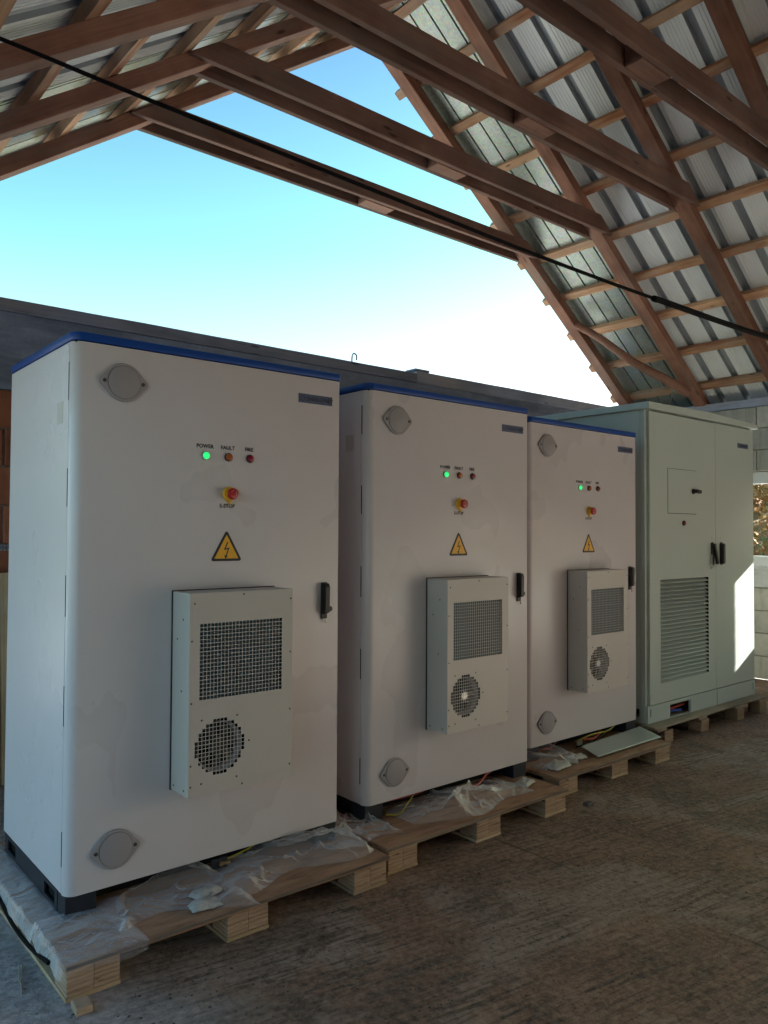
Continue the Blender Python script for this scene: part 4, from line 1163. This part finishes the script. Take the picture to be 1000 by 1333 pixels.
film('plastic_film', 1.10, 1.60, lambda x: 2.70+0.10*math.sin((x-1.10)*9)+nz(x, 2, 0.05), lambda x: 3.02, 0.121, 90, 50, 7.7, 'crumpled clear film between the near cabinet foot and the small bags', 0.05)
film('plastic_film', 1.56, 2.26, lambda x: 2.74+0.05*math.sin(x*11)+nz(x, 3, 0.05), lambda x: 3.03, 0.121, 110, 50, 12.2, 'crumpled clear film at the right end of the first pallet', 0.055)
film('plastic_film', 2.16, 2.50, lambda x: 2.79+nz(x, 5, 0.07), lambda x: 3.10, 0.126, 60, 50, 15.2, 'raised fold of clear film in the gap between first and second cabinets', 0.10)
film('plastic_film', 2.60, 3.45, lambda x: 2.77+0.05*math.sin(x*8)+nz(x, 6, 0.06), lambda x: 3.08, 0.122, 120, 50, 21.0, 'crumpled clear film on the second pallet in front of its cabinet', 0.065)
film('plastic_film', 3.80, 4.18, lambda x: 2.98+nz(x, 8, 0.05), lambda x: 3.24, 0.117, 60, 40, 27.5, 'small crumpled film at the left end of the third pallet', 0.05)

# desiccant bags
def bag(x, y, z, rz, s, lab, seed, sx=1.0):
    bm = bmesh.new(); bmesh.ops.create_grid(bm, x_segments=14, y_segments=10, size=1.0)
    up = {}
    for v in list(bm.verts):
        u, w = v.co.x, v.co.y
        h = max(0.0, (1-u**4)*(1-w**4))**0.6
        n_ = mnoise.noise(Vector((u*1.6, w*1.6, seed)))
        up[v] = h*(0.28+0.22*n_) + 0.05*mnoise.noise(Vector((u*5, w*5, seed)))
        v.co.x *= 1 + 0.10*mnoise.noise(Vector((w*2, seed, 1))); v.co.y *= 0.62*(1+0.12*mnoise.noise(Vector((u*2, seed, 3))))
    geom = bmesh.ops.duplicate(bm, geom=bm.faces[:])
    n0 = list(up.items())
    for v, h in n0: v.co.z = 0.03 + h
    bmesh.ops.reverse_faces(bm, faces=[f for f in geom['geom'] if isinstance(f, bmesh.types.BMFace)])
    bmesh.ops.remove_doubles(bm, verts=bm.verts, dist=0.02)
    for v in bm.verts: v.co *= s; v.co.x *= sx
    me = bpy.data.meshes.new('desiccant_bag'); bm.to_mesh(me); bm.free(); me.materials.append(M['bag'])
    me.polygons.foreach_set('use_smooth', [True]*len(me.polygons))
    o = link_mesh('desiccant_bag', me); o.location = (x, y, z); o.rotation_euler = (0, 0, rz)
    tag(o, lab, 'bag', 'small white desiccant bags')
bag(1.475, 2.82, 0.130, 0.25, 0.062, 'small white bag on the first pallet, rear one of two', 1.1)
bag(1.425, 2.735, 0.128, -0.1, 0.060, 'small white bag on the first pallet, front one of two near its edge', 2.2)
bag(3.50, 2.90, 0.130, 0.3, 0.070, 'small white bag at the right end of the second pallet', 3.3)
bag(3.92, 2.99, 0.126, 0.1, 0.085, 'largest white bag, left of three on the third pallet', 4.4)
bag(4.09, 3.01, 0.126, 0.7, 0.060, 'white bag, middle of three on the third pallet', 5.5)
bag(4.18, 3.03, 0.126, -0.3, 0.058, 'white bag, right of three on the third pallet', 6.6)

# hose, offcut, crumbs
m = MB(); m.tube(spline([(0.862, 3.95, 0.09), (0.858, 3.55, 0.10), (0.858, 3.368, 0.094), (0.856, 3.17, 0.070), (0.857, 2.96, 0.072), (0.862, 2.76, 0.096)], 8), 0.0075, 8)
tag(m.build('black_hose', M['rubber'], None, smooth=True), 'thin black hose sagging along the left side of the nearest pallet', 'hose')
oc = beam('wood_offcut', (0.912, 2.555, 0.014), (0.915, 2.62, 0.014), 0.052, 0.028, M['block'], None, side=(1, 0, 0), bevel=0.003)
tag(oc, 'small block of layered wood on the floor below the near pallet corner', 'wood block')
m = MB(); m.box(3.77, 3.83, 2.66, 2.70, 0.0, 0.02); tag(m.build('mortar_lump', M['rust'], None, bevel=0.008), 'small dark lump lying on the floor in front of the second pallet', 'lump')
m = MB(); m.tube([(0.84, 2.98, 0.006), (0.80, 2.85, 0.008), (0.79, 2.80, 0.004)], 0.002, 5); m.tube([(0.83, 2.98, 0.006), (0.80, 2.88, 0.012), (0.80, 2.82, 0.004)], 0.002, 5)
tag(m.build('straw', M['jute'], None), 'wisps of dry straw on the floor left of the nearest pallet', 'straw')
rnd = random.Random(11)
bm = bmesh.new()
for i in range(2600):
    if i < 1500: x = rnd.gauss(1.3, 0.9); y = rnd.gauss(2.2, 0.45)
    else: x = rnd.uniform(0.3, 7.5); y = rnd.uniform(0.8, 3.4)
    if y > 2.6 and 0.85 < x < 7.1: continue
    if x < 0.2 or x > 8.3: continue
    s = abs(rnd.gauss(0.0022, 0.0022))+0.001
    if rnd.random() < 0.012: s *= 2.6
    c = Vector((x, y, floor_h(x, y)+s*0.35)); q = Matrix.Rotation(rnd.uniform(0, 6.28), 3, 'Z')
    vs = [bm.verts.new(c + q @ Vector((a*s*rnd.uniform(0.6, 1.4), b*s*rnd.uniform(0.6, 1.4), d*s*rnd.uniform(0.4, 0.9)))) for a, b, d in ((1,0,0),(0,1,0),(-1,0,0),(0,-1,0),(0,0,1))]
    for f in ((0,1,4),(1,2,4),(2,3,4),(3,0,4)): bm.faces.new([vs[k] for k in f])
me = bpy.data.meshes.new('floor_crumbs'); bm.to_mesh(me); bm.free()
t = NT('crumb'); me.materials.append(t.out(t.ramp(t.noise(t.coords(world=True, rand=False), 40, 2, 0.5), [(0.35, (0.05, 0.038, 0.03)), (0.65, (0.22, 0.19, 0.165))]), 0.9))
tag(link_mesh('floor_crumbs', me), 'mortar crumbs and grit scattered over the concrete floor', 'grit', kind='stuff')
